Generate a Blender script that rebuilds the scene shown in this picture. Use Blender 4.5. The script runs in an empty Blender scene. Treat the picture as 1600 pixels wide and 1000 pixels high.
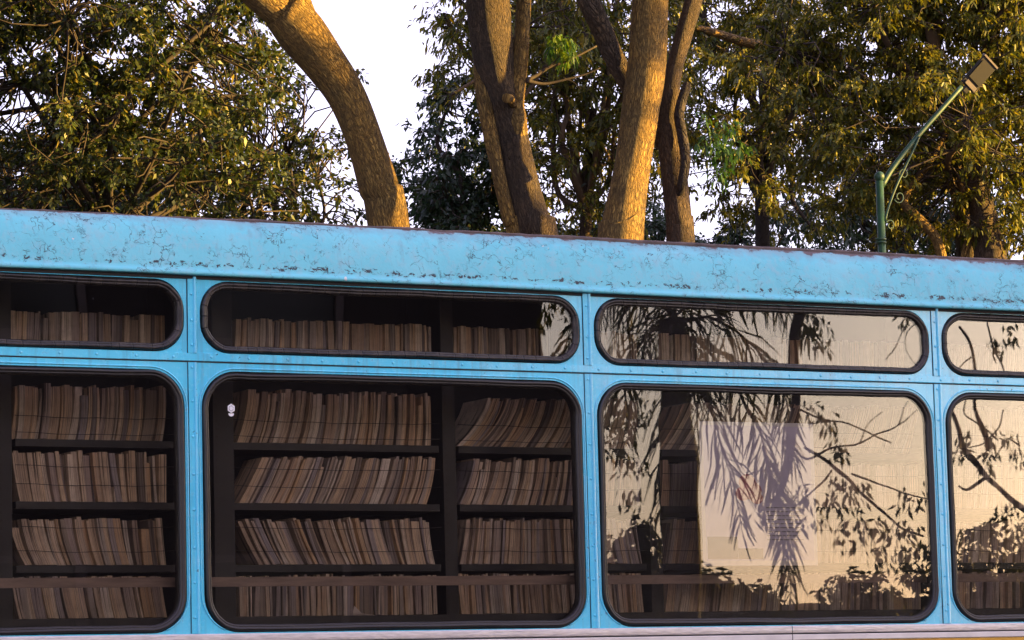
import bpy, bmesh, math, random
import numpy as np
from mathutils import Vector, Matrix

rad = math.radians
scn = bpy.context.scene
COL = scn.collection

# ------------------------------------------------------------------ camera
F_PX, W_PX, H_PX = 5000.0, 1600.0, 1000.0
YAW, PITCH, ROLL = rad(28.38), rad(6.75), rad(-1.45)
CAM = np.array([-3.233, -7.786, 1.6])
_f = np.array([math.sin(YAW) * math.cos(PITCH), math.cos(YAW) * math.cos(PITCH), math.sin(PITCH)])
_r0 = np.array([math.cos(YAW), -math.sin(YAW), 0.0])
_u0 = np.cross(_r0, _f)
_r = math.cos(ROLL) * _r0 + math.sin(ROLL) * _u0
_u = -math.sin(ROLL) * _r0 + math.cos(ROLL) * _u0
cam_d = bpy.data.cameras.new('camera')
cam = bpy.data.objects.new('camera', cam_d)
COL.objects.link(cam)
cam.matrix_world = Matrix(((_r[0], _u[0], -_f[0], CAM[0]), (_r[1], _u[1], -_f[1], CAM[1]),
                           (_r[2], _u[2], -_f[2], CAM[2]), (0, 0, 0, 1)))
cam_d.sensor_fit = 'HORIZONTAL'
cam_d.sensor_width = 36.0
cam_d.lens = F_PX / W_PX * 36.0
cam_d.clip_end = 2000
scn.camera = cam

# ------------------------------------------------------------------ sky, sun, exposure
SUN_AZ, SUN_EL = 121.0, 10.0
world = bpy.data.worlds.new('World')
scn.world = world
world.use_nodes = True
wn, wl = world.node_tree.nodes, world.node_tree.links
sky = wn.new('ShaderNodeTexSky')
sky.sky_type = 'NISHITA'
sky.sun_disc = False
sky.sun_elevation = rad(SUN_EL)
sky.sun_rotation = rad(SUN_AZ)
sky.dust_density = 1.0
sky.ozone_density = 1.0
sky.air_density = 1.0
veil = wn.new('ShaderNodeMixRGB')          # thin even high cloud over the whole sky
veil.blend_type = 'ADD'
veil.inputs[0].default_value = 1.0
veil.inputs[2].default_value = (3.35, 2.4, 3.9, 1)
wl.new(sky.outputs[0], veil.inputs[1])
wl.new(veil.outputs[0], wn['Background'].inputs[0])
wn['Background'].inputs[1].default_value = 0.055
sun_d = bpy.data.lights.new('sun', 'SUN')
sun_d.energy = 5.0
sun_d.angle = rad(0.55)
sun_d.color = (1.0, 0.60, 0.14)
sun = bpy.data.objects.new('sun', sun_d)
COL.objects.link(sun)
S_DIR = Vector((math.sin(rad(SUN_AZ)) * math.cos(rad(SUN_EL)), math.cos(rad(SUN_AZ)) * math.cos(rad(SUN_EL)), math.sin(rad(SUN_EL))))
sun.rotation_euler = S_DIR.to_track_quat('Z', 'Y').to_euler()
sun.location = (20, -15, 15)
scn.view_settings.view_transform = 'Standard'
scn.view_settings.look = 'None'
scn.view_settings.gamma = 1.0
scn.view_settings.use_curve_mapping = False
scn.view_settings.exposure = 2.38
scn.render.engine = 'CYCLES'
scn.cycles.max_bounces = 10
scn.cycles.transparent_max_bounces = 24
scn.cycles.caustics_reflective = False
scn.cycles.caustics_refractive = False

# ------------------------------------------------------------------ helpers
def ray(px, py):
    return _f + (px - 800) / F_PX * _r - (py - 500) / F_PX * _u

def at(px, py, Y):
    d = ray(px, py)
    return CAM + (Y - CAM[1]) / d[1] * d

def scl(px, py, Y):                       # metres per photo pixel there
    p = at(px, py, Y)
    return float(np.dot(p - CAM, _f)) / F_PX

def seen(px, py, Y):                      # place on the camera's side, met by way of the window glass
    p = at(px, py, Y)
    return np.array([p[0], -p[1], p[2]])

def tag(o, label=None, cat=None, group=None, kind=None):
    if label: o['label'] = label
    if cat: o['category'] = cat
    if group: o['group'] = group
    if kind: o['kind'] = kind
    return o

def link(name, me, mat=None, parent=None):
    o = bpy.data.objects.new(name, me)
    COL.objects.link(o)
    if mat is not None and me is not None and not me.materials:
        me.materials.append(mat)
    if parent is not None:
        o.parent = parent
        o.matrix_parent_inverse = parent.matrix_basis.inverted()
    return o

def empty(name, loc):
    o = bpy.data.objects.new(name, None)
    COL.objects.link(o)
    o.location = loc
    o.empty_display_size = 0.2
    return o

def mesh(name, v, f, smooth=False, uv=None):
    me = bpy.data.meshes.new(name)
    me.from_pydata([tuple(map(float, p)) for p in v], [], f)
    if uv is not None:
        lay = me.uv_layers.new(name='UVMap')
        li = np.zeros(len(me.loops), dtype=np.int32)
        me.loops.foreach_get('vertex_index', li)
        lay.data.foreach_set('uv', np.asarray(uv, dtype=np.float32)[li].ravel())
    if smooth:
        me.polygons.foreach_set('use_smooth', [True] * len(me.polygons))
    me.update()
    return me

class MB:
    def __init__(s): s.v, s.f = [], []
    def box(s, x0, x1, y0, y1, z0, z1):
        b = len(s.v)
        s.v += [(x0, y0, z0), (x1, y0, z0), (x1, y1, z0), (x0, y1, z0), (x0, y0, z1), (x1, y0, z1), (x1, y1, z1), (x0, y1, z1)]
        s.f += [tuple(b + i for i in q) for q in ((0, 3, 2, 1), (4, 5, 6, 7), (0, 1, 5, 4), (1, 2, 6, 5), (2, 3, 7, 6), (3, 0, 4, 7))]
        return s
    def obox(s, c, ax, ay, az):            # oriented box: centre and three half vectors
        b = len(s.v); c, ax, ay, az = map(np.asarray, (c, ax, ay, az))
        for k in (-1, 1):
            for (i, j) in ((-1, -1), (1, -1), (1, 1), (-1, 1)):
                s.v.append(tuple(c + i * ax + j * ay + k * az))
        s.f += [tuple(b + i for i in q) for q in ((0, 3, 2, 1), (4, 5, 6, 7), (0, 1, 5, 4), (1, 2, 6, 5), (2, 3, 7, 6), (3, 0, 4, 7))]
        return s
    def tube(s, pts, rads, n=8, wob=0.0, rng=None, caps=True):
        pts = np.asarray(pts, float); m = len(pts)
        T = np.gradient(pts, axis=0); T /= np.linalg.norm(T, axis=1)[:, None] + 1e-12
        ref = np.array([0, 1.0, 0]) if abs(T[0][1]) < 0.9 else np.array([1.0, 0, 0])
        b = len(s.v)
        N = ref - T[0] * np.dot(ref, T[0]); N /= np.linalg.norm(N)
        for i in range(m):
            N = N - T[i] * np.dot(N, T[i]); N /= np.linalg.norm(N) + 1e-12
            B = np.cross(T[i], N)
            for k in range(n):
                a = 2 * math.pi * k / n
                r = rads[i]
                if wob:
                    r *= 1 + wob * (math.sin(3 * a + i * .35) * .5 + math.sin(2 * a - i * .22 + 1.3) * .6 + math.sin(5 * a + i * .5) * .3)
                s.v.append(tuple(pts[i] + r * (math.cos(a) * N + math.sin(a) * B)))
        for i in range(m - 1):
            for k in range(n):
                k2 = (k + 1) % n
                s.f.append((b + i * n + k, b + i * n + k2, b + (i + 1) * n + k2, b + (i + 1) * n + k))
        if caps:
            s.f.append(tuple(b + k for k in range(n))[::-1])
            s.f.append(tuple(b + (m - 1) * n + k for k in range(n)))
        return s
    def sphere(s, c, r, nu=10, nv=6, sc=(1, 1, 1)):
        b = len(s.v); c = np.asarray(c)
        for j in range(nv + 1):
            t = math.pi * j / nv
            for i in range(nu):
                p = 2 * math.pi * i / nu
                s.v.append(tuple(c + r * np.array([math.sin(t) * math.cos(p) * sc[0], math.sin(t) * math.sin(p) * sc[1], math.cos(t) * sc[2]])))
        for j in range(nv):
            for i in range(nu):
                i2 = (i + 1) % nu
                s.f.append((b + j * nu + i, b + (j + 1) * nu + i, b + (j + 1) * nu + i2, b + j * nu + i2))
        return s
    def build(s, name, mat, parent=None, smooth=False):
        return link(name, mesh(name, s.v, s.f, smooth), mat, parent)

def spline(pts, n):                        # Catmull-Rom through rows of any width
    P = np.asarray(pts, float)
    P = np.vstack([2 * P[0] - P[1], P, 2 * P[-1] - P[-2]])
    out = []
    for i in range(1, len(P) - 2):
        for t in np.linspace(0, 1, n, endpoint=False):
            p0, p1, p2, p3 = P[i - 1:i + 3]
            out.append(.5 * ((2 * p1) + (-p0 + p2) * t + (2 * p0 - 5 * p1 + 4 * p2 - p3) * t * t + (-p0 + 3 * p1 - 3 * p2 + p3) * t ** 3))
    out.append(P[-2])
    return np.array(out)

def bevel(o, w=0.004, seg=2):
    m = o.modifiers.new('bevel', 'BEVEL'); m.width = w; m.segments = seg; m.limit_method = 'ANGLE'
    return o

# ------------------------------------------------------------------ materials
class NT:
    def __init__(s, name):
        s.m = bpy.data.materials.new(name); s.m.use_nodes = True
        s.n, s.l = s.m.node_tree.nodes, s.m.node_tree.links
        s.p = s.n['Principled BSDF']; s.out = s.n['Material Output']
    def node(s, t, **k):
        x = s.n.new(t)
        for a, b in k.items(): setattr(x, a, b)
        return x
    def tex(s, kind='Object', scale=(1, 1, 1)):
        c = s.node('ShaderNodeTexCoord'); m = s.node('ShaderNodeMapping')
        s.l.new(c.outputs[kind], m.inputs[0]); m.inputs['Scale'].default_value = scale
        return m.outputs[0]
    def noise(s, vec, scale, detail=4, rough=.55, dist=0.0):
        x = s.node('ShaderNodeTexNoise'); s.l.new(vec, x.inputs['Vector'])
        x.inputs['Scale'].default_value = scale; x.inputs['Detail'].default_value = detail
        x.inputs['Roughness'].default_value = rough; x.inputs['Distortion'].default_value = dist
        return x.outputs['Fac']
    def ramp(s, fac, stops):
        r = s.node('ShaderNodeValToRGB'); s.l.new(fac, r.inputs[0])
        e = r.color_ramp.elements
        while len(e) < len(stops): e.new(0.5)
        for i, (p, c) in enumerate(stops):
            e[i].position = p
            e[i].color = (c, c, c, 1) if isinstance(c, (int, float)) else (*c, 1)
        return r.outputs[0]
    def mix(s, fac, a, b, blend='MIX'):
        x = s.node('ShaderNodeMixRGB', blend_type=blend)
        for i, v in enumerate((fac, a, b)):
            if hasattr(v, 'links'): s.l.new(v, x.inputs[i])
            else: x.inputs[i].default_value = v if isinstance(v, float) else (*v, 1)
        return x.outputs[0]
    def math(s, op, a, b=0.0):
        x = s.node('ShaderNodeMath', operation=op)
        for i, v in enumerate((a, b)):
            if hasattr(v, 'links'): s.l.new(v, x.inputs[i])
            else: x.inputs[i].default_value = v
        return x.outputs[0]
    def col(s, c):
        if hasattr(c, 'links'): s.l.new(c, s.p.inputs['Base Color'])
        else: s.p.inputs['Base Color'].default_value = (*c, 1)
        return s
    def rough(s, v):
        if hasattr(v, 'links'): s.l.new(v, s.p.inputs['Roughness'])
        else: s.p.inputs['Roughness'].default_value = v
        return s
    def bump(s, h, strength=.3, dist=.01):
        b = s.node('ShaderNodeBump'); s.l.new(h, b.inputs['Height'])
        b.inputs['Strength'].default_value = strength; b.inputs['Distance'].default_value = dist
        s.l.new(b.outputs[0], s.p.inputs['Normal'])
        return s

def simple(name, c, rough=.6, var=.2, scale=8.0, bump=0.0, metal=0.0, mscale=(1, 1, 1)):
    t = NT(name); v = t.tex('Object', mscale); n = t.noise(v, scale)
    lo = tuple(x * (1 - var) for x in c); hi = tuple(min(1, x * (1 + var)) for x in c)
    t.col(t.ramp(n, [(.3, lo), (.7, hi)])).rough(rough)
    t.p.inputs['Metallic'].default_value = metal
    if bump: t.bump(n, bump, .01)
    return t.m

def paint_blue():
    t = NT('blue_paint'); v = t.tex()
    n1 = t.noise(v, 3.0, 5); n2 = t.noise(v, 55.0, 6, .65); n3 = t.noise(v, 240.0, 3, .6)
    c = t.ramp(n1, [(.3, (.085, .56, .77)), (.5, (.105, .64, .83)), (.72, (.15, .67, .84))])
    dirt = t.ramp(n2, [(.60, 0.0), (.74, .55)])
    c = t.mix(dirt, c, (.10, .19, .25))
    vst = t.tex('Object', (34, 34, 2.2))
    streak = t.ramp(t.noise(vst, 1.0, 5, .7), [(.50, 0.0), (.76, .7)])
    c = t.mix(streak, c, (.13, .30, .38))
    fade = t.ramp(t.noise(v, 6.0, 6, .7), [(.50, 0.0), (.72, .45)])
    c = t.mix(fade, c, (.26, .60, .74))
    chip = t.ramp(t.noise(v, 95.0, 3, .6, .6), [(.70, 0.0), (.73, 1.0)])
    c = t.mix(chip, c, (.03, .06, .08))
    t.col(c).rough(t.ramp(n2, [(.3, .14), (.7, .34)]))
    h = t.math('ADD', t.math('MULTIPLY', n1, 2.5), t.math('MULTIPLY', n3, .16))
    h = t.math('SUBTRACT', h, t.math('MULTIPLY', chip, .3))
    t.bump(h, .35, .004)
    t.p.inputs['Coat Weight'].default_value = .7
    t.p.inputs['Coat Roughness'].default_value = .12
    return t.m

def paint_cove():
    t = NT('cracked_blue_paint'); v = t.tex('Object', (1, 1, 1.0))
    sep = t.node('ShaderNodeSeparateXYZ'); t.l.new(v, sep.inputs[0]); z = sep.outputs['Z']
    # crack lines: voronoi cell borders, bent by noise
    wob = t.node('ShaderNodeTexNoise'); t.l.new(v, wob.inputs['Vector']); wob.inputs['Scale'].default_value = 26.0; wob.inputs['Detail'].default_value = 6.0
    wv = t.node('ShaderNodeMixRGB', blend_type='ADD'); wv.inputs[0].default_value = .09
    t.l.new(v, wv.inputs[1]); t.l.new(wob.outputs['Color'], wv.inputs[2])
    vo = t.node('ShaderNodeTexVoronoi', feature='DISTANCE_TO_EDGE'); t.l.new(wv.outputs[0], vo.inputs['Vector']); vo.inputs['Scale'].default_value = 26.0
    line = t.ramp(vo.outputs['Distance'], [(.008, 1.0), (.028, 0.0)])
    vo2 = t.node('ShaderNodeTexVoronoi', feature='DISTANCE_TO_EDGE'); t.l.new(wv.outputs[0], vo2.inputs['Vector']); vo2.inputs['Scale'].default_value = 70.0
    line2 = t.ramp(vo2.outputs['Distance'], [(.015, 1.0), (.06, 0.0)])
    patch = t.ramp(t.noise(v, 11.0, 5, .68), [(.53, 0.0), (.62, .85)])
    patch2 = t.ramp(t.noise(v, 19.0, 5, .7), [(.58, 0.0), (.66, .8)])
    cr = t.math('MULTIPLY', line, patch)
    cr2 = t.math('MULTIPLY', line2, patch2)
    # a broken row of chips near the lower rivet line
    zz = t.math('ADD', z, t.math('MULTIPLY', t.math('SUBTRACT', t.noise(v, 7.0, 4, .7), .5), .016))
    band = t.ramp(t.math('MULTIPLY', t.math('ABSOLUTE', t.math('SUBTRACT', zz, 2.7625)), 100.0), [(.15, 1.0), (1.1, 0.0)])
    vs = t.tex('Object', (60, 60, 110))
    lump = t.noise(v, 8.5, 4, .7)
    chips = t.ramp(t.math('ADD', t.math('ADD', t.noise(vs, 1.0, 5, .72, .5), t.math('MULTIPLY', band, .10)), t.math('MULTIPLY', t.math('SUBTRACT', lump, .5), .55)), [(.635, 0.0), (.655, 1.0)])
    chips = t.math('MULTIPLY', chips, t.ramp(band, [(.02, 0.0), (.3, 1.0)]))
    big = t.ramp(t.noise(v, 32.0, 6, .65, .8), [(.72, 0.0), (.735, 1.0)])
    vl = t.mix(.10, t.tex('Object', (.42, .42, 1.0)), wob.outputs['Color'], 'ADD')
    vo3 = t.node('ShaderNodeTexVoronoi', feature='DISTANCE_TO_EDGE'); t.l.new(vl, vo3.inputs['Vector']); vo3.inputs['Scale'].default_value = 15.0
    longc = t.math('MULTIPLY', t.ramp(vo3.outputs['Distance'], [(.004, 1.0), (.016, 0.0)]), t.ramp(t.noise(v, 5.0, 5, .7), [(.50, 0.0), (.58, 1.0)]))
    cr = t.math('MAXIMUM', cr, longc)
    dark = t.math('MAXIMUM', t.math('MAXIMUM', cr, t.math('MULTIPLY', cr2, .9)), t.math('MAXIMUM', chips, big))
    n1 = t.noise(v, 4.0, 5); n2 = t.noise(v, 30.0, 6, .7)
    c = t.ramp(n1, [(.28, (.115, .505, .57)), (.5, (.135, .555, .625)), (.75, (.19, .58, .64))])
    c = t.mix(t.ramp(n2, [(.48, 0.0), (.72, .75)]), c, (.25, .48, .53))
    # weathered grey-brown wear towards the gutter, with a ragged edge
    edge = t.math('ADD', z, t.math('MULTIPLY', t.noise(v, 20.0, 6, .7), .060))
    xw = t.math('MULTIPLY', sep.outputs['X'], .0035)
    edge = t.math('ADD', edge, xw)
    wear = t.ramp(t.math('MULTIPLY', t.math('SUBTRACT', edge, 2.895), 14.0), [(.0, 0.0), (.40, .60), (.60, .9)])
    c = t.mix(wear, c, (.17, .23, .245))
    bare = t.ramp(t.math('MULTIPLY', t.math('SUBTRACT', edge, 2.9195), 40.0), [(.10, 0.0), (.30, 1.0)])
    c = t.mix(bare, c, (.085, .060, .050))
    peel = t.ramp(t.math('ADD', t.noise(v, 15.0, 7, .72, .6), t.math('MULTIPLY', t.math('SUBTRACT', lump, .5), .5)), [(.70, 0.0), (.715, 1.0)])
    c = t.mix(peel, c, (.19, .25, .26))
    stv = t.tex('Object', (26, 26, 2.5))
    c = t.mix(t.ramp(t.noise(stv, 1.0, 5, .7), [(.56, 0.0), (.80, .6)]), c, (.14, .20, .24))
    c = t.mix(dark, c, (.022, .034, .046))
    spot = t.ramp(t.noise(v, 27.0, 2, .4, .3), [(.765, 0.0), (.775, 1.0)])
    c = t.mix(spot, c, (.60, .60, .56))
    t.col(c).rough(t.ramp(n2, [(.3, .38), (.7, .6)]))
    h = t.math('SUBTRACT', t.math('ADD', t.math('MULTIPLY', n1, 2.0), t.math('MULTIPLY', n2, .35)), t.math('MULTIPLY', dark, .5))
    t.bump(h, .55, .006)
    return t.m

def glass_mat(name, film):
    t = NT(name)
    t.n.remove(t.p)
    v = t.tex()
    tr = t.node('ShaderNodeBsdfTransparent'); tr.inputs[0].default_value = (.968, .932, .882, 1)
    gl = t.node('ShaderNodeBsdfGlossy'); gl.inputs['Roughness'].default_value = .0; gl.inputs[0].default_value = (1, 1, 1, 1)
    b = t.node('ShaderNodeBump'); t.l.new(t.noise(v, 2.2, 2), b.inputs['Height']); b.inputs['Strength'].default_value = .03; b.inputs['Distance'].default_value = .02
    t.l.new(b.outputs[0], gl.inputs['Normal'])
    fr = t.node('ShaderNodeFresnel'); fr.inputs[0].default_value = 1.52
    mx = t.node('ShaderNodeMixShader'); t.l.new(fr.outputs[0], mx.inputs[0]); t.l.new(tr.outputs[0], mx.inputs[1]); t.l.new(gl.outputs[0], mx.inputs[2])
    # dust film, thicker low on the pane, with a few specks
    df = t.node('ShaderNodeBsdfDiffuse'); df.inputs[0].default_value = (.45, .42, .40, 1)
    d1 = t.ramp(t.noise(v, 9.0, 6, .7), [(.35, film * .25), (.8, film)])
    sp = t.ramp(t.noise(v, 140.0, 2, .5), [(.775, 0.0), (.80, .30)])
    m2 = t.node('ShaderNodeMixShader'); t.l.new(t.math('ADD', d1, sp), m2.inputs[0]); t.l.new(mx.outputs[0], m2.inputs[1]); t.l.new(df.outputs[0], m2.inputs[2])
    t.l.new(m2.outputs[0], t.out.inputs[0])
    return t.m

def rubber(name, crack):
    t = NT(name); v = t.tex('UV', (1, 1, 1)); o = t.tex()
    n = t.noise(o, 40.0, 5, .65)
    c = t.ramp(n, [(.3, (.006, .0055, .005)), (.7, (.016, .014, .012))])
    h = t.math('MULTIPLY', t.noise(o, 160.0, 4), .4)
    if crack:
        vo = t.node('ShaderNodeTexVoronoi', feature='DISTANCE_TO_EDGE', voronoi_dimensions='1D')
        sp = t.node('ShaderNodeSeparateXYZ'); t.l.new(v, sp.inputs[0])
        w = t.math('ADD', t.math('MULTIPLY', sp.outputs['X'], 26.0), t.math('MULTIPLY', n, .12))
        t.l.new(w, vo.inputs['W']); vo.inputs['Scale'].default_value = 1.0
        line = t.ramp(vo.outputs['Distance'], [(.02, 1.0), (.055, 0.0)])
        c = t.mix(t.ramp(n, [(.45, 0.0), (.75, .8)]), c, (.055, .044, .034))
        c = t.mix(line, c, (.003, .003, .003))
        h = t.math('SUBTRACT', h, t.math('MULTIPLY', line, 1.6))
    t.col(c).rough(t.ramp(n, [(.3, .28), (.7, .5)])).bump(h, .6, .003)
    return t.m

def book_mat():
    t = NT('book_page_edges'); uv = t.tex('UV', (1, 1, 1)); o = t.tex()
    oi = t.node('ShaderNodeObjectInfo'); isl = t.node('ShaderNodeNewGeometry')
    rnd = t.math('FRACT', t.math('ADD', t.math('MULTIPLY', oi.outputs['Random'], 7.13), t.math('MULTIPLY', isl.outputs['Random Per Island'], 3.71)))
    base = t.ramp(rnd, [(0.0, (.06, .045, .04)), (.10, (.60, .48, .36)), (.24, (.78, .58, .36)), (.36, (.34, .31, .33)), (.5, (.70, .46, .24)), (.62, (.84, .73, .57)), (.74, (.15, .13, .14)), (.86, (.72, .52, .32)), (1.0, (.86, .77, .62))])
    m = t.node('ShaderNodeMapping'); t.l.new(uv, m.inputs[0]); m.inputs['Scale'].default_value = (900, 9, 1)
    pages = t.noise(m.outputs[0], 1.0, 4, .7)
    m2 = t.node('ShaderNodeMapping'); t.l.new(uv, m2.inputs[0]); m2.inputs['Scale'].default_value = (330, 2.2, 1)
    sig = t.noise(m2.outputs[0], 1.0, 3, .6)
    c = t.mix(t.ramp(pages, [(.34, .75), (.47, 0.0)]), base, (.05, .034, .025))
    c = t.mix(t.ramp(sig, [(.40, .9), (.475, 0.0)]), c, (.035, .024, .018))
    st = t.noise(o, 22.0, 5, .65)
    c = t.mix(t.ramp(st, [(.45, 0.0), (.75, .5)]), c, (.14, .10, .07))
    hue = t.noise(m2.outputs[0], .45, 1, .5)
    c = t.mix(t.ramp(hue, [(.40, 0.0), (.65, .28)]), c, (.66, .58, .46))
    t.col(c).rough(.85).bump(t.math('ADD', pages, sig), .5, .002)
    return t.m

def bark(name, lo, hi, sc=1.0):
    t = NT(name); v = t.tex('UV', (1, 1, 1))
    m = t.node('ShaderNodeMapping'); t.l.new(v, m.inputs[0]); m.inputs['Scale'].default_value = (1, .36, 1)
    nz = t.noise(m.outputs[0], 24.0 * sc, 6, .65, .6)
    wob = t.mix(.05, m.outputs[0], nz, 'ADD')
    vo = t.node('ShaderNodeTexVoronoi', feature='DISTANCE_TO_EDGE'); t.l.new(wob, vo.inputs['Vector']); vo.inputs['Scale'].default_value = 52.0 * sc
    fur = t.ramp(vo.outputs['Distance'], [(.0, 0.0), (.22, 1.0)])
    n2 = t.noise(t.tex(), 4.5, 6, .68)
    c = t.ramp(nz, [(.25, lo), (.7, hi)])
    c = t.mix(t.ramp(n2, [(.42, 0.0), (.64, .8)]), c, (hi[0] * .42, hi[1] * .46, hi[2] * .6))
    c = t.mix(t.ramp(fur, [(.0, .75), (.5, 0.0)]), c, tuple(x * .45 for x in lo))
    t.col(c).rough(.9)
    t.bump(t.math('ADD', t.math('MULTIPLY', fur, .8), t.math('MULTIPLY', nz, 1.0)), 1.0, .035)
    return t.m

def leaf(name, cols, trans=.35, rough=.45):
    t = NT(name)
    g = t.node('ShaderNodeNewGeometry')
    n = len(cols)
    c = t.ramp(g.outputs['Random Per Island'], [(i / (n - 1), cc) for i, cc in enumerate(cols)])
    t.col(c).rough(rough)
    t.p.inputs['Specular IOR Level'].default_value = .35
    tl = t.node('ShaderNodeBsdfTranslucent'); t.l.new(t.mix(1.0, c, (1.25, 1.2, .55), 'MULTIPLY'), tl.inputs[0])
    mx = t.node('ShaderNodeMixShader'); mx.inputs[0].default_value = trans
    t.l.new(t.p.outputs[0], mx.inputs[1]); t.l.new(tl.outputs[0], mx.inputs[2]); t.l.new(mx.outputs[0], t.out.inputs[0])
    return t.m

M = dict(
    blue=paint_blue(), cove=paint_cove(), glass=glass_mat('tinted_glass', .003), glass_dusty=glass_mat('dusty_tinted_glass', .030), seal=rubber('black_rubber', False), seal_old=rubber('perished_rubber', True),
    black=simple('black_gap_and_shadow', (.010, .011, .013), .7), trim=simple('dull_aluminium', (.56, .53, .50), .38, .16, 30, .15, .35, (1, 1, 6)),
    white=simple('off_white_paint', (.66, .63, .57), .35, .1, 12), yellow=simple('yellow_paint', (.62, .33, .03), .35, .1, 6),
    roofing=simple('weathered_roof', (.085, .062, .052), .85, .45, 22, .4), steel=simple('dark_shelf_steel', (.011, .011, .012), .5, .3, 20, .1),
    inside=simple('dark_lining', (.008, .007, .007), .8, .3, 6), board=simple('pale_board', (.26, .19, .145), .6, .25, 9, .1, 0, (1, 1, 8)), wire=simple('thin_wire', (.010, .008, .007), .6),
    book=book_mat(), tyre=simple('tyre_rubber', (.02, .02, .02), .8), rim=simple('wheel_steel', (.35, .35, .36), .4, .2, 10, 0, .6),
    bark_gold=bark('brown_bark', (.16, .088, .022), (.52, .32, .070)), bark_grey=bark('grey_bark', (.065, .042, .024), (.17, .112, .055)), bark_dark=bark('dark_bark', (.025, .019, .015), (.060, .044, .032)),
    twig=simple('twig_bark', (.040, .028, .018), .85, .3, 20), post=simple('green_lamp_paint', (.016, .062, .032), .55, .35, 14, .15), lamp_grey=simple('lamp_casting', (.013, .012, .011), .7), lamp_pale=simple('lamp_end_cap', (.20, .17, .14), .4),
    lens=simple('lamp_lens', (.010, .009, .009), .6), ground=simple('earth_and_asphalt', (.075, .065, .055), .95, .4, .6, .3),
    wall_dark=simple('dark_render', (.032, .027, .025), .9, .25, 1.5, .2), roof_dark=simple('dark_roof_tiles', (.06, .035, .028), .9, .3, 3, .3), pane_dark=simple('house_window', (.015, .017, .02), .1, .1), frame_dark=simple('house_window_frame', (.12, .10, .09), .6),
    paper=simple('paper', (.50, .43, .36), .8, .15, 20), sticker=simple('pale_sticker', (.72, .72, .70), .5, .08, 40), ink=simple('grey_ink', (.26, .25, .28), .6),
    post_bg=simple('poster_lavender', (.60, .58, .72), .5, .12, 6), post_dark=simple('poster_dark_print', (.10, .10, .13), .5, .4, 9), post_red=simple('poster_red_print', (.42, .16, .20), .5, .4, 14),
)

# ------------------------------------------------------------------ ground
g = MB(); g.v = [(-300, -300, 0), (300, -300, 0), (300, 300, 0), (-300, 300, 0)]; g.f = [(0, 1, 2, 3)]
tag(g.build('ground', M['ground']), kind='structure')

# ------------------------------------------------------------------ the bus
PITCHX, K0, K1 = 1.2, -3, 6                       # bays of the side, one window above another
BX0, BX1, BYW = K0 * PITCHX, K1 * PITCHX, 2.35
bus = tag(empty('bus', (1.8, 1.15, 0)), 'old light blue bus with flaking paint and rounded black-sealed windows', 'bus')

def rr(x0, x1, z0, z1, r, n=10):
    """rounded rectangle loop and, point for point, where each goes on an outer rectangle"""
    pts = []
    for (cx, cz, a0) in ((x1 - r, z1 - r, 0), (x0 + r, z1 - r, 90), (x0 + r, z0 + r, 180), (x1 - r, z0 + r, 270)):
        for i in range(n + 1):
            a = rad(a0 + 90 * i / n)
            pts.append((cx + r * math.cos(a), cz + r * math.sin(a)))
    return pts

def rr_outer(x0, x1, z0, z1, r, X0, X1, Z0, Z1, n=10):
    pts = []
    for q, (sx, sz) in enumerate(((1, 1), (-1, 1), (-1, -1), (1, -1))):
        cx = x1 - r if sx > 0 else x0 + r; cz = z1 - r if sz > 0 else z0 + r
        XX = X1 if sx > 0 else X0; ZZ = Z1 if sz > 0 else Z0
        for i in range(n + 1):
            t = i / n
            if q % 2 == 0:      # from the vertical side to the horizontal side
                p = (XX, cz + (ZZ - cz) * min(1, 2 * t)) if t <= .5 else (XX + (cx - XX) * (2 * t - 1), ZZ)
            else:
                p = (cx + (XX - cx) * min(1, 2 * t), ZZ) if t <= .5 else (XX, ZZ + (cz - ZZ) * (2 * t - 1))
            pts.append(p)
    return pts

def skin(name, hole, outer, depth, mat, parent):
    n = len(hole); v = []; f = []
    v += [(x, 0, z) for x, z in outer] + [(x, 0, z) for x, z in hole] + [(x, depth, z) for x, z in hole]
    for i in range(n):
        j = (i + 1) % n
        f.append((i, j, n + j, n + i)); f.append((n + i, n + j, 2 * n + j, 2 * n + i))
    return link(name, mesh(name, v, f), mat, parent)

def inset(x0, x1, z0, z1, r, d, n=10):
    return rr(x0 + d, x1 - d, z0 + d, z1 - d, max(.012, r - d), n)

SEAL_PROF = [(.0035, .0075), (.0030, -.001), (.0055, -.0065), (.0095, -.0085), (.0130, -.0070), (.0145, -.0035), (.0160, -.0045), (.0190, -.0040), (.0215, -.0005), (.0225, .008)]

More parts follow.
